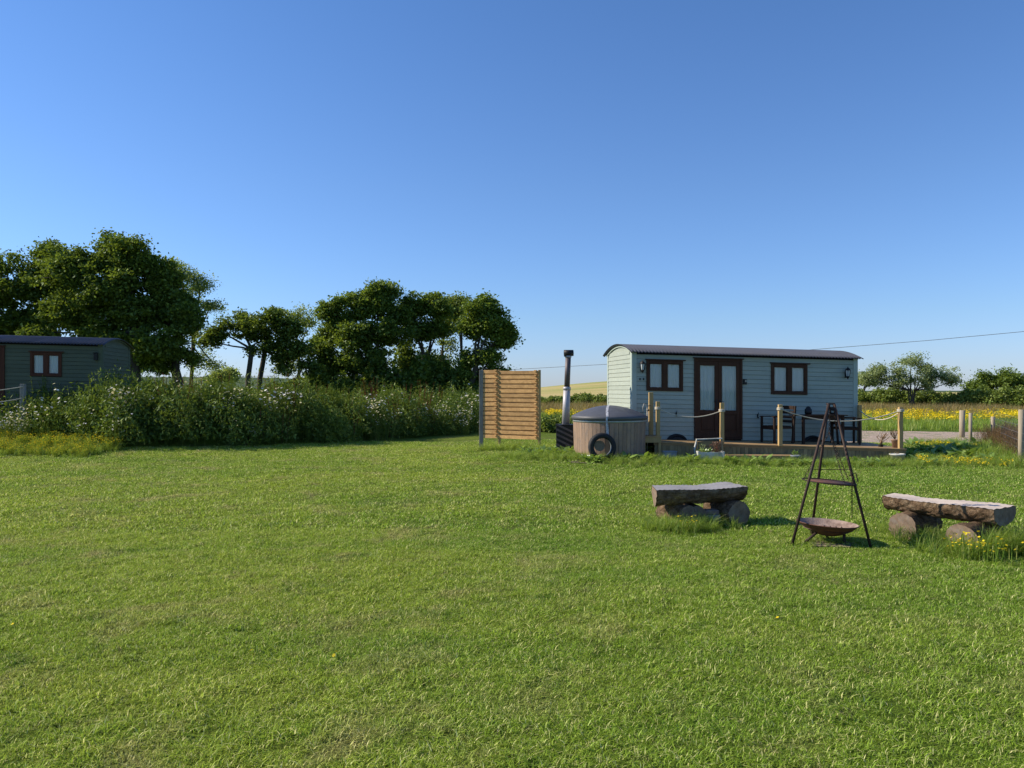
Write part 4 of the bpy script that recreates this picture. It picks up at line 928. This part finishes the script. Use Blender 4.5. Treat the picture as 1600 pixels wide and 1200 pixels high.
pl = thing('planter_trough', (PX(1110, 17.45), 17.45, h(PX(1110, 17.45), 17.45)), R(-3), 'white rectangular trough planted with rusty heather and green leaves', 'planter')
t = MB(); t.box(-.28, .28, -.10, -.085, .0, .20).box(-.28, .28, .085, .10, 0, .20).box(-.28, -.262, -.084, .084, 0, .199).box(.262, .28, -.084, .084, 0, .199).box(-.26, .26, -.084, .084, .0, .02)
t.build('trough', M['white_plastic'], pl, bevel=.004)
for s_ in (-1, 1): MB().box(s_*.28-.02, s_*.28+.02, -.115, .115, -.02, .215).build('end_block', M['white_plastic'], pl, bevel=.005)
MB().box(-.26, .26, -.083, .083, .13, .16).build('soil', M['soil'], pl)
q = leafpot(pl, M['reddish'], 420, .26, .16, .16, .045, .014, 'heather'); q.location.x = .14
q = leafpot(pl, M['dock'], 120, .10, .26, .16, .06, .03, 'green_leaves'); q.location.x = -.1
q = leafpot(pl, M['willow'], 70, .20, .1, .16, .05, .012, 'grey_herb'); q.location.x = -.18
# dark crate with white worn edges behind the trough
cr = thing('wooden_crate', (PX(1108, 17.85), 17.85, h(PX(1108, 17.85), 17.85)), R(-4), 'dark wooden crate with worn white top rail, tilted, behind the white trough', 'crate')
MB().obox((0, 0, .47), (.30, .015, .012), (0, .05, 0), (0, 0, .012)).build('top_rail', M['white_plastic'], cr, bevel=.004)
for q in range(3): MB().obox((.01, .03, .12+q*.12), (.28, .01, .008), (0, .012, 0), (0, 0, .05)).build('slat', M['fascia'], cr)
for s_ in (-1, 1): MB().tube([(s_*.29-.03*(s_ < 0), -.02, 0), (s_*.30-.035*(s_ < 0), -.01, .25), (s_*.28, 0, .46)], [.022, .024, .02], 6).build('side_rail', M['white_plastic' if s_ < 0 else 'fascia'], cr, True)
# ------------------------------------------------------------------ hot tub, lid, lifebuoy tyre, heater
TX, TY, TR = PX(952, 18.35), 18.35, .865; TZ = .05
tub = thing('hot_tub', (TX, TY, TZ), 0, 'round wooden hot tub with charcoal domed cover, left of the pale hut', 'hot tub')
nst = 52
for k in range(nst):
    a0 = 2*math.pi*k/nst+.004; a1 = 2*math.pi*(k+1)/nst-.004; vs = []
    for z, rr_ in ((.0, TR-.03), (.95, TR)):
        for a in (a0, a1):
            for q in (rr_, rr_-.04): vs.append((q*math.cos(a), q*math.sin(a), z))
    MB().add(vs, [(0, 4, 6, 2), (1, 3, 7, 5), (0, 1, 5, 4), (2, 6, 7, 3), (4, 5, 7, 6), (0, 2, 3, 1)]).build('stave', M['stave'], tub)
MB().lathe([(TR-.041, .0), (TR-.041, .93)], 52).build('liner', M['dark'], tub, True)
for z, rr_ in ((.085, TR-.023), (.885, TR+.0)):
    MB().lathe([(rr_+.002, z-.025), (rr_+.006, z-.025), (rr_+.006, z+.025), (rr_+.002, z+.025)], 64, close=True).build('hoop', M['hoop'], tub, True)
lid = MB(); prof = [(TR+.035, .915), (TR+.035, .985), (TR+.02, 1.0)]
for i in range(1, 13): t = 1-i/12; prof.append(((TR+.02)*t, 1.0+.245*(1-t**1.9)))
lid.lathe([(0, .92), (TR+.02, .915)]+prof, 64).build('cover', M['cover'], tub, True)
stp = MB(); pts = []
for i in range(9): t = i/8; r_ = (TR+.03)*t; a = R(-106+6*t); pts.append((r_*math.cos(a)*1., r_*math.sin(a), 1.004+.245*(1-t**1.9)))
a = R(-101); pts += [((TR+.05)*math.cos(a), (TR+.05)*math.sin(a), .93), ((TR+.06)*math.cos(a)+.02, (TR+.06)*math.sin(a), .70), ((TR+.06)*math.cos(a)+.03, (TR+.07)*math.sin(a), .52)]
m = MB(); vs = []
for i, p in enumerate(pts):
    w_ = .028 if i < 9 else .024*(1+.3*math.sin(i*2)); vs += [(p[0]-w_, p[1]-.004, p[2]), (p[0]+w_, p[1]-.004, p[2]), (p[0]+w_, p[1]+.002, p[2]+.001), (p[0]-w_, p[1]+.002, p[2]+.001)]
fs = [(4*i+e, 4*i+(e+1) % 4, 4*i+4+(e+1) % 4, 4*i+4+e) for i in range(len(pts)-1) for e in range(4)]; m.add(vs, fs); m.build('strap', M['strap'], tub)
ty = thing('old_tyre', (PX(941, 17.28), 17.30, .06), R(8), 'black tyre leaning upright against the hot tub, held by a strap', 'tyre')
m = MB(); m.lathe([(.20, -.06), (.24, -.085), (.29, -.08), (.315, -.05), (.32, 0), (.315, .05), (.29, .08), (.24, .085), (.20, .06), (.215, .0)], 40, close=True)
m.v = [(x, z*.9+y*.06, y+.315) for x, y, z in m.v]; m.build('tread', M['rubber'], ty, True)
m = MB(); m.lathe([(.205, -.02), (.212, -.02), (.212, .05), (.205, .05)], 32, close=True); m.v = [(x, z+y*.06, y+.315) for x, y, z in m.v]; m.build('inner_band', M['hoop'], ty, True)
m = MB(); m.lathe([(0, -.02), (.12, -.02), (.12, .01), (0, .01)], 24); m.v = [(x-.05, z+y*.06+.05, y+.34) for x, y, z in m.v]; m.build('wooden_disc', M['timber_disc'], ty)
HXP, HYP = PX(884, 19.5), 19.5
he = thing('wood_heater', (HXP, HYP, h(HXP, HYP)), R(-6), 'black slatted wood-fired heater box with tall steel flue left of the tub', 'heater')
MB().box(-.235, .235, -.20, .20, .0, .66).build('firebox', M['black'], he, bevel=.01)
MB().box(-.25, .25, -.215, .215, .662, .69).build('top_plate', M['black'], he, bevel=.004)
for q in range(5):
    zc = .10+q*.125; MB().obox((-.02+.0*q, -.212, zc), (.21, 0, -.10), (0, .008, 0), (.010, 0, .022)).build('slat', M['flue_dark'], he)
fl = MB().tube([(.0, 0, .69), (.03, 0, 1.62)], [.098, .088], 20).build('lower_flue', M['flue'], he, True)
MB().tube([(.03, 0, 1.60), (.062, 0, 2.42)], [.072, .070], 20).build('upper_flue', M['flue_dark'], he, True)
MB().tube([(-.04, -.02, 2.49), (.19, .02, 2.50)], [.088, .078], 20).build('flue_cowl', M['black'], he, True)
MB().lathe([(.074, 2.38), (.082, 2.38), (.082, 2.43), (.074, 2.43)], 20, (.062, 0, 0), True).build('flue_collar', M['flue'], he, True)
MB().lathe([(.092, 1.56), (.100, 1.56), (.100, 1.62), (.085, 1.64)], 20, (.03, 0, 0)).build('flue_joint', M['flue'], he, True)
# ------------------------------------------------------------------ timber screen
A = Vector((PX(752, 21.1), 21.1, 0)); B = Vector((PX(780.5, 20.85), 20.85, 0)); Cc = Vector((PX(843, 20.25), 20.25, 0))
scn = thing('timber_screen', (A.x, A.y, h(A.x, A.y)), 0, 'folded larch slat privacy screen with grey left post, left of the flue', 'screen')
zb = scn.location.z
def L_(p): return Vector((p.x-A.x, p.y-A.y, 0))
def wing(P, Q_, z_lo, tops, n=15):
    p, q = L_(P), L_(Q_); d = (q-p); L = d.length; d.normalize(); nn = Vector((d.y, -d.x, 0)); 
    if nn.y > 0: nn = -nn
    pitch = (tops-z_lo)/n
    for k in range(n):
        z = z_lo+(k+.5)*pitch; j1, j2 = random.uniform(-.006, .006), random.uniform(-.006, .006)
        c = (p+q)/2+UP*z
        MB().obox(c+nn*.012, d*(L/2-.01)+UP*j1, nn*.011, UP*(pitch*.36)).build('slat', M['slat'], scn, bevel=.002)
        c2 = (p+q)/2+UP*(z+pitch*.5)
        if k < n-1: MB().obox(c2-nn*.022, d*(L/2-.01)+UP*j2, nn*.010, UP*(pitch*.17)).build('back_slat', M['slat'], scn)
    return p, q, d, nn, pitch
for (P_, Q_, tp) in ((A, B, 2.15), (B, Cc, 2.12)):
    p, q, d, nn, pitch = wing(P_, Q_, .26, tp)
    MB().obox(q-d*.04-nn*.050+UP*((tp+.0)/2+.05), d*.024, nn*.018, UP*((tp)/2-.06)).build('batten', M['slat'], scn)
    for k in range(15):
        z = .26+(k+.5)*pitch+pitch*.30; MB().obox(q-d*.10+nn*.045+UP*z, d*.035, nn*.022, UP*.020).build('spacer_block', M['slat'], scn)
MB().box(-.055, .055, -.055, .055, -.2, 2.14).build('post', M['greypost'], scn, bevel=.006)
for P_, hh in ((B, 2.14), (Cc, 2.12)): p = L_(P_); MB().box(p.x-.035, p.x+.035, p.y+.0, p.y+.09, -.2, hh).build('post', M['postwood'], scn, bevel=.006)
# ------------------------------------------------------------------ garden furniture on the deck
def chair(px, D, rz, label):
    x = PX(px, D); o = thing('garden_armchair', (x, D, dz(x)+.002), rz, label, 'chair', 'dark wooden armchairs on the deck')
    Wd = M['furniture']; w, dp = .27, .25
    for sx in (-1, 1):
        MB().box(sx*w-.025, sx*w+.025, -dp-.025, -dp+.025, 0, .64).build('leg', Wd, o, bevel=.004)
        MB().add([(sx*w-.025, dp-.025, 0), (sx*w+.025, dp-.025, 0), (sx*w+.025, dp+.025, 0), (sx*w-.025, dp+.025, 0), (sx*w-.025, dp+.06, .92), (sx*w+.025, dp+.06, .92), (sx*w+.025, dp+.10, .92), (sx*w-.025, dp+.10, .92)], [(0,3,2,1), (4,5,6,7), (0,1,5,4), (1,2,6,5), (2,3,7,6), (3,0,4,7)]).build('leg', Wd, o, bevel=.004)
        MB().box(sx*w-.035, sx*w+.035, -dp-.05, dp+.05, .642, .668).build('armrest', Wd, o, bevel=.006)
        MB().box(sx*w-.015, sx*w+.015, -dp+.025, dp-.02, .36, .41).build('side_rail', Wd, o)
    for k in range(5): MB().box(-w+.03, w-.03, -dp+.0+k*.10, -dp+.085+k*.10, .41, .43).build('seat_slat', Wd, o)
    MB().box(-w+.026, w-.026, dp+.045, dp+.085, .83, .92).build('top_rail', Wd, o, bevel=.006)
    for k in range(3): MB().box(-w+.026, w-.026, dp+.035, dp+.055, .50+k*.11, .565+k*.11).build('back_slat', Wd, o)
    MB().box(-w+.026, w-.026, -dp-.01, -dp+.01, .34, .405).build('front_rail', Wd, o); return o
chair(1214, 19.0, R(-75), 'dark wooden armchair on the deck left of the table, below the right window')
chair(1322, 19.35, R(80), 'dark wooden armchair on the deck right of the table, by the right hut corner')
tx = PX(1278, 19.15); tb_ = thing('garden_table', (tx, 19.15, dz(tx)+.002), R(8), 'dark wooden garden table on the deck between the two armchairs', 'table')
for k in range(6): MB().box(-.62, .62, -.30+k*.10, -.215+k*.10, .70, .722).build('tabletop_slat', M['furniture'], tb_)
for sx in (-1, 1):
    for sy in (-1, 1): MB().box(sx*.52-.03, sx*.52+.03, sy*.24-.03, sy*.24+.03, 0, .699).build('leg', M['furniture'], tb_, bevel=.004)
MB().box(-.55, .55, -.255, -.235, .62, .698).build('apron', M['furniture'], tb_)
lt = thing('table_lantern', (tx-.22, 19.2, dz(tx)+.728), 0, 'small black pot standing on the garden table', 'pot')
MB().lathe([(0, 0), (.075, 0), (.09, .05), (.085, .13), (.06, .15), (.06, .17), (.03, .20), (0, .21)], 16).build('body', M['black'], lt, True)
# ------------------------------------------------------------------ log benches
def rock(v, amp, s, seed=0):
    x, y, z = v; return amp*(math.sin(x*s+seed)*math.cos(y*s*1.3+seed*2)+.6*math.sin(z*s*2.1+x*s*1.7+seed)+.35*math.sin(x*s*4.3+y*s*3.7+z*s*5+seed*3))
def log(parent, c, ang, L, r, seed, name='support_log', z=None):
    m = MB(); n = 44; K = 30; d = Vector((math.cos(ang), math.sin(ang), 0)); s = Vector((-d.y, d.x, 0))
    for i in range(K+1):
        t = i/K-.5
        for k in range(n):
            a = 2*math.pi*k/n; rr_ = r*(1+rock((t*3, math.cos(a)*1.5, math.sin(a)*1.5), .045, 2.2, seed)+.03*abs(math.sin(a*8+t*4+seed))+.02*math.sin(a*17+t*9+3*math.sin(t*14))); 
            p = Vector(c)+d*(t*L)+s*(math.cos(a)*rr_)+UP*(math.sin(a)*rr_); m.v.append(tuple(p))
    for i in range(K):
        for k in range(n): a0 = i*n+k; a1 = i*n+(k+1) % n; m.f.append((a0, a1, a1+n, a0+n))
    o = m.build(name, M['logbark'], parent, True)
    for i, sg in ((0, -1), (K, 1)):
        e = MB(); ring = m.v[i*n:(i+1)*n]; cc = Vector(c)+d*((i/K-.5)*L+sg*.004)
        e.v = [tuple(Vector(p)+d*sg*.002) for p in ring]+[tuple(cc+(Vector(p)-cc)*.5) for p in ring]+[tuple(cc)]
        e.f = [(k, (k+1) % n, n+(k+1) % n, n+k)[::-sg] for k in range(n)]+[(n+k, n+(k+1) % n, 2*n)[::-sg] for k in range(n)]
        e.build('sawn_end', M['logend'], o)
    return o
def slab(parent, P0, P1, w0, w1, th, ztop, seed, topmat, cut0=0, cut1=0):
    """half log, flat side up: P0/P1 ends of its axis; cut = skew of the sawn end"""
    P0, P1 = Vector((*P0, 0)), Vector((*P1, 0)); d = (P1-P0); L = d.length; d.normalize(); s = Vector((-d.y, d.x, 0)); K = 90; n = 36
    m = MB()
    for i in range(K+1):
        t = i/K; w = (w0+(w1-w0)*t)*(1+.05*math.sin(t*7+seed)+.03*math.sin(t*17+seed*2)); t2 = th*(1+.07*math.sin(t*5+seed*1.3))
        for k in range(n+1):
            a = math.pi*k/n; q = math.cos(a)*w/2; zz = -math.sin(a)**.75*t2
            br = 1+rock((t*5, math.cos(a), math.sin(a)), .035, 3.1, seed)+(.05*abs(math.sin(a*7+3*math.sin(t*4+seed)+2*math.sin(t*13)))*(.5+.5*math.sin(t*19+a*5))-.03*(math.sin(t*33+a*9+seed) > .55))*(1 if 0 < k < n else 0)
            sk = (cut0*(1-t)+cut1*t)*q
            p = P0+d*(t*L+sk)+s*(q*br)+UP*(ztop+zz*br+.010*math.sin(t*6+seed)); m.v.append(tuple(p))
    N1 = n+1
    for i in range(K):
        for k in range(n): a0 = i*N1+k; m.f.append((a0, a0+1, a0+1+N1, a0+N1))
    o = m.build('seat_slab', M['logbark'], parent, True)
    tp = MB(); J = 8
    for i in range(K+1):
        a, b = Vector(m.v[i*N1]), Vector(m.v[i*N1+n])
        for j in range(J+1): p = a.lerp(b, j/J); p.z += .003+.006*math.sin(j*2.1+i*.8+seed)*math.sin(i*.5); tp.v.append(tuple(p))
    for i in range(K):
        for j in range(J): a0 = i*(J+1)+j; tp.f.append((a0, a0+J+1, a0+J+2, a0+1))
    tp.build('sawn_top', topmat, o, True)
    for i, sg in ((0, -1), (K, 1)):
        e = MB(); e.v = [tuple(Vector(p)+d*sg*.003) for p in m.v[i*N1:(i+1)*N1]]; c = Vector(e.v[0]).lerp(Vector(e.v[-1]), .5); e.v.append(tuple(c)); e.f = [(k, k+1, n+1)[::sg] for k in range(n)]
        e.build('sawn_end', M['logend'], o)
    return o
b1 = thing('log_bench', (2.35, 9.5, 0), 0, 'grey weathered half-log bench left of the fire pit', 'bench', 'log benches around the fire pit')
o1 = Vector((2.35, 9.5))
slab(b1, Vector((1.73, 9.33))-o1, Vector((2.84, 9.72))-o1, .42, .50, .20, .455, 1.3, M['slabtop_grey'], .45, .1)
ang = math.atan2(.96, -.28)
log(b1, (-.33, -.05, .130), ang+.15, .46, .130, 2.1); log(b1, (-.13, .05, .12), ang-.2, .42, .125, 4.4); log(b1, (.33, .12, .145), ang+.05, .55, .15, 6.2)
bx = thing('stone_block', (PX(1108, 9.45), 9.45, 0), R(12), 'pale square block lying in the gap under the grey log bench', 'block')
MB().box(-.115, .115, -.08, .08, -.02, .13).build('block', M['grey_plastic'], bx, bevel=.01); MB().box(-.115, .10, -.08, .08, .132, .185).build('cap_stone', M['ash'], bx, bevel=.012)
b2_ = thing('log_bench', (4.75, 8.45, 0), 0, 'pale half-log bench with flaking bark at the right edge of the photo', 'bench', 'log benches around the fire pit')
o2 = Vector((4.75, 8.45))
slab(b2_, Vector((4.385, 8.94))-o2, Vector((5.07, 7.90))-o2, .34, .48, .175, .435, 2.7, M['slabtop'], -.15, .0)
dd = math.atan2(.58, .81)
log(b2_, (PX(1412, 8.55)-o2.x+.22, 8.55-o2.y+.16, .135), dd, .60, .150, 3.3); log(b2_, (PX(1504, 7.82)-o2.x+.22, 7.82-o2.y+.16, .135), dd, .60, .150, 5.1)
# ------------------------------------------------------------------ tripod grill and fire bowl
fx, fy = 3.40, 8.28
tri = thing('tripod_grill', (fx, fy, 0), 0, 'black iron tripod with chains and a hanging round grill plate', 'grill')
feet = [(PX(1236, 8.11), 8.11), (PX(1362, 7.98), 7.98), (PX(1267, 8.80), 8.80)]; ap = (PX(1298, 8.28), 8.28, 1.50)
tops = [(ap[0]-.028, ap[1]-.02, 1.5), (ap[0]+.028, ap[1]-.02, 1.5), (ap[0]-.012, ap[1]+.035, 1.5)]
for f_, t_ in zip(feet, tops): MB().tube([(f_[0]-fx, f_[1]-fy, -.02), (t_[0]-fx, t_[1]-fy, t_[2])], .0155, 8).build('leg', M['iron'], tri, True)
MB().obox((ap[0]-fx, ap[1]-fy+.005, 1.505), (.037, 0, 0), (0, .03, 0), (0, 0, .008)).build('top_plate', M['iron'], tri, bevel=.003)
f1, f2 = [Vector((f_[0]-fx, f_[1]-fy, 0)) for f_ in feet[:2]]
ts = [Vector((t_[0]-fx, t_[1]-fy, t_[2])) for t_ in tops]
MB().tube([f1.lerp(ts[0], .54), f2.lerp(ts[1], .54)], .004, 5).build('brace', M['iron'], tri)
gx0, gy0, gz0 = PX(1298, 8.28)-fx-.02, 0., .655
disc = MB().lathe([(0, -.004), (.245, -.002), (.245, .006), (0, .004)], 40); disc.v = [(x+gx0+.03, y+gy0, z+gz0-.02*x/.27) for x, y, z in disc.v]; disc.build('grill_plate', M['rust'], tri, True)
rg_ = MB(); rg_.tube([(gx0+.27*math.cos(t), gy0+.27*math.sin(t), gz0+.012-.02*math.cos(t)) for t in np.linspace(0, 2*math.pi, 41)], .0065, 5, False); rg_.build('grill_ring', M['iron'], tri, True)
def chain(a, b, par, link_l=.030, th=.0030):
    a, b = Vector(a), Vector(b); L = (b-a).length; n = int(L/(link_l*.78)); d = (b-a).normalized(); s = d.cross(Vector((0, 1, .01))).normalized(); s2 = d.cross(s)
    m = MB()
    for i in range(n):
        c = a+d*((i+.5)*L/n); ss = s if i % 2 else s2
        m.tube([c+d*(math.cos(t)*link_l*.5)+ss*(math.sin(t)*link_l*.28) for t in np.linspace(0, 2*math.pi, 7)], th, 3, False)
    return m.build('chain', M['iron'], par)
hub = Vector((ap[0]-fx-.015, 0, 1.20))
chain((ap[0]-fx-.01, 0, 1.49), hub, tri); chain((ap[0]-fx+.03, -.02, 1.46), (ap[0]-fx+.05, -.02, 1.22), tri)
for t in (2.5, .35, -1.35): chain(hub, (gx0+.265*math.cos(t), gy0+.265*math.sin(t), gz0+.02), tri)
w_ = f2.lerp(ts[1], .50)+Vector((-.015, -.02, 0)); chain((ap[0]-fx+.045, -.02, 1.47), w_, tri)
chain(w_+Vector((0, 0, -.02)), w_+Vector((0, 0, -.46)), tri)
MB().tube([w_+Vector((-.03, 0, .0)), w_+Vector((.04, 0, .03)), w_+Vector((.05, -.03, -.06))], .007, 6).build('winding_handle', M['iron'], tri)
bo = thing('fire_bowl', (PX(1293, 8.28), 8.28, 0), 0, 'wide rusty fire bowl on short legs under the tripod', 'fire bowl')
tilt = -.055
def tl(m): m.v = [(x*math.cos(tilt)-z*math.sin(tilt)*0, y, z+x*math.tan(tilt)) for x, y, z in m.v]; return m
prof = []; BR = .312; zr = .218
for i in range(11): t = i/10; prof.append((BR*t, .085+(zr-.085)*t**2.1))
inner = [(r_*.985, z+.008) for r_, z in prof[::-1]]
tl(MB().lathe(prof+[(BR+.006, zr+.004), (BR*.985, zr+.008)], 48)).build('bowl', M['rust'], bo, True)
tl(MB().lathe(inner, 48)).build('inside_surface', M['ash'], bo, True)
V_ = MB().lathe([(0, .150), (.14, .152), (.215, .158), (.25, .160)], 40)
V_.v = [(x, y, z+rock((x*6, y*6, 0), .006, 3, 1)) for x, y, z in V_.v]; tl(V_).build('ash_bed', M['ash'], bo, True)
for (px_, D_, x_, y_) in ((1252, 8.28, -.16, -.10), (1319, 8.17, .12, -.14), (1297, 8.45, .02, .16), (1272, 8.6, -.12, .12)):
    MB().tube([(x_, y_, .125+x_*math.tan(tilt)), (PX(px_, D_)-bo.location.x, D_-8.28, -.02)], .015, 7).build('leg', M['iron'], bo, True)
for s_ in (.9,): pass
for k in range(4):
    a = R(-118+k*11); m = MB().tube([(BR*math.cos(a), BR*math.sin(a), zr+BR*math.cos(a)*math.tan(tilt)+.004), (BR*.93*math.cos(a), BR*.93*math.sin(a), zr+.012+BR*math.cos(a)*math.tan(tilt))], .006, 5)
    m.build('rim_tab', M['iron'], bo)
# ------------------------------------------------------------------ fence at the right, posts, cable
fn = thing('wire_fence', (PX(1595, 16.8), 16.8, 0), 0, 'wire netting fence on round grey posts at the right edge of the photo', 'fence')
fp = [(1595, 16.8, 640, .055), (1551, 23.6, 651, .058)]; ends = []
for px, D, yt, r_ in fp:
    x = PX(px, D)-fn.location.x; zt = PZ(yt, D); MB().tube([(x, D-16.8, -.3), (x+.01, D-16.8, zt)], [r_*1.05, r_], 12).build('post', M['fencepost'], fn, True); ends.append(Vector((x, D-16.8, zt)))
e3 = Vector((PX(1700, 14.0)-fn.location.x, 14-16.8, 1.2)); MB().tube([(e3.x, e3.y, -.3), tuple(e3)], .056, 12).build('post', M['fencepost'], fn, True)
for P_, Q_ in ((ends[0], ends[1]), (ends[0], e3)):
    for k in range(6):
        zz = .12+k*.17; a = Vector((P_.x, P_.y-.0, zz+.08)); b = Vector((Q_.x, Q_.y, zz)); MB().tube([a, b], .003, 4).build('wire', M['wire'], fn)
    net = MB(); nst_ = int((Q_-P_).length/.16)
    for k in range(1, nst_): t = k/nst_; x, y = P_.x+(Q_.x-P_.x)*t, P_.y+(Q_.y-P_.y)*t; net.tube([(x, y, .1), (x, y, 1.02-.06*t)], .002, 3, False)
    net.build('stay_wire', M['wire'], fn)
for px, D, yt, r_, lb in ((1503, 27.0, 641, .088, 'thickest round grey post at the far side of the gravel, left of its thinner neighbour'), (1516, 23.7, 645, .05, 'thin round grey post just right of the thickest post beside the gravel')):
    x = PX(px, D); o = thing('fence_post', (x, D, h(x, D)), 0, lb, 'post')
    MB().tube([(0, 0, -.2), (.01, 0, PZ(yt, D)-h(x, D))], [r_*1.04, r_], 14).build('post', M['fencepost'], o, True)
dead = [herb('dead_stem', 1.0, 12, .25, 10, .08, .014, [M['deadstem']], droop=.4) for _ in range(4)]
P = []
for _ in range(170):
    t = rng.random(); x = PX(1551, 23.6)*(1-t)+PX(1600, 17.5)*t+rng.normal(.35, .3); y = 23.6*(1-t)+17.5*t+rng.normal(0, .4); P.append((x, y, h(x, y)))
P = np.array(P); scatter('dead_weeds', P, rng.uniform(.45, .85, len(P)), dead, 'brown dead stems tangled along the wire fence at the right', 'weeds', .2)
pc = [(PX(300, 190), 190, PZ(590, 190)), (PX(620, 160), 160, PZ(583.5, 160)), (PX(809, 135), 135, PZ(577, 135)), (PX(951, 112), 112, PZ(569, 112)), (PX(1120, 93), 93, PZ(557.5, 93)), (PX(1273, 78), 78, PZ(546, 78)), (PX(1450, 64), 64, PZ(532, 64)), (PX(1600, 54), 54, PZ(518, 54)), (PX(1800, 44), 44, PZ(495, 44))]
wire_o = MB().tube([Vector(p) for p in pc], [.045, .040, .034, .03, .027, .024, .020, .018, .016], 5).build('overhead_cable', M['cable']); tag(wire_o, 'thin overhead cable crossing the sky behind the pale hut roof', 'cable')
# rope rail in front of the green hut
for px, D, yt, lb in ((36, 20.6, 600, 'weathered post of the rope rail before the green hut'), (-120, 20.0, 598, 'weathered post outside the left edge, rope rail of the green hut')):
    x = PX(px, D); o = thing('rail_post', (x, D, h(x, D)), 0, lb, 'post'); MB().box(-.055, .055, -.055, .055, 0, PZ(yt, D)-h(x, D)).build('post', M['greypost'], o, bevel=.006)
xa, xb = PX(36, 20.55), PX(-120, 19.95)
rope((xb, 19.95, PZ(606, 20)), (xa, 20.55, PZ(604, 20.55)), .12, 'upper pale rope in front of the green hut at the left edge', False, 'rope rail of the green hut')
rope((xb, 19.95, PZ(626, 20)), (xa, 20.55, PZ(622, 20.55)), .12, 'lower pale rope in front of the green hut at the left edge', False, 'rope rail of the green hut')
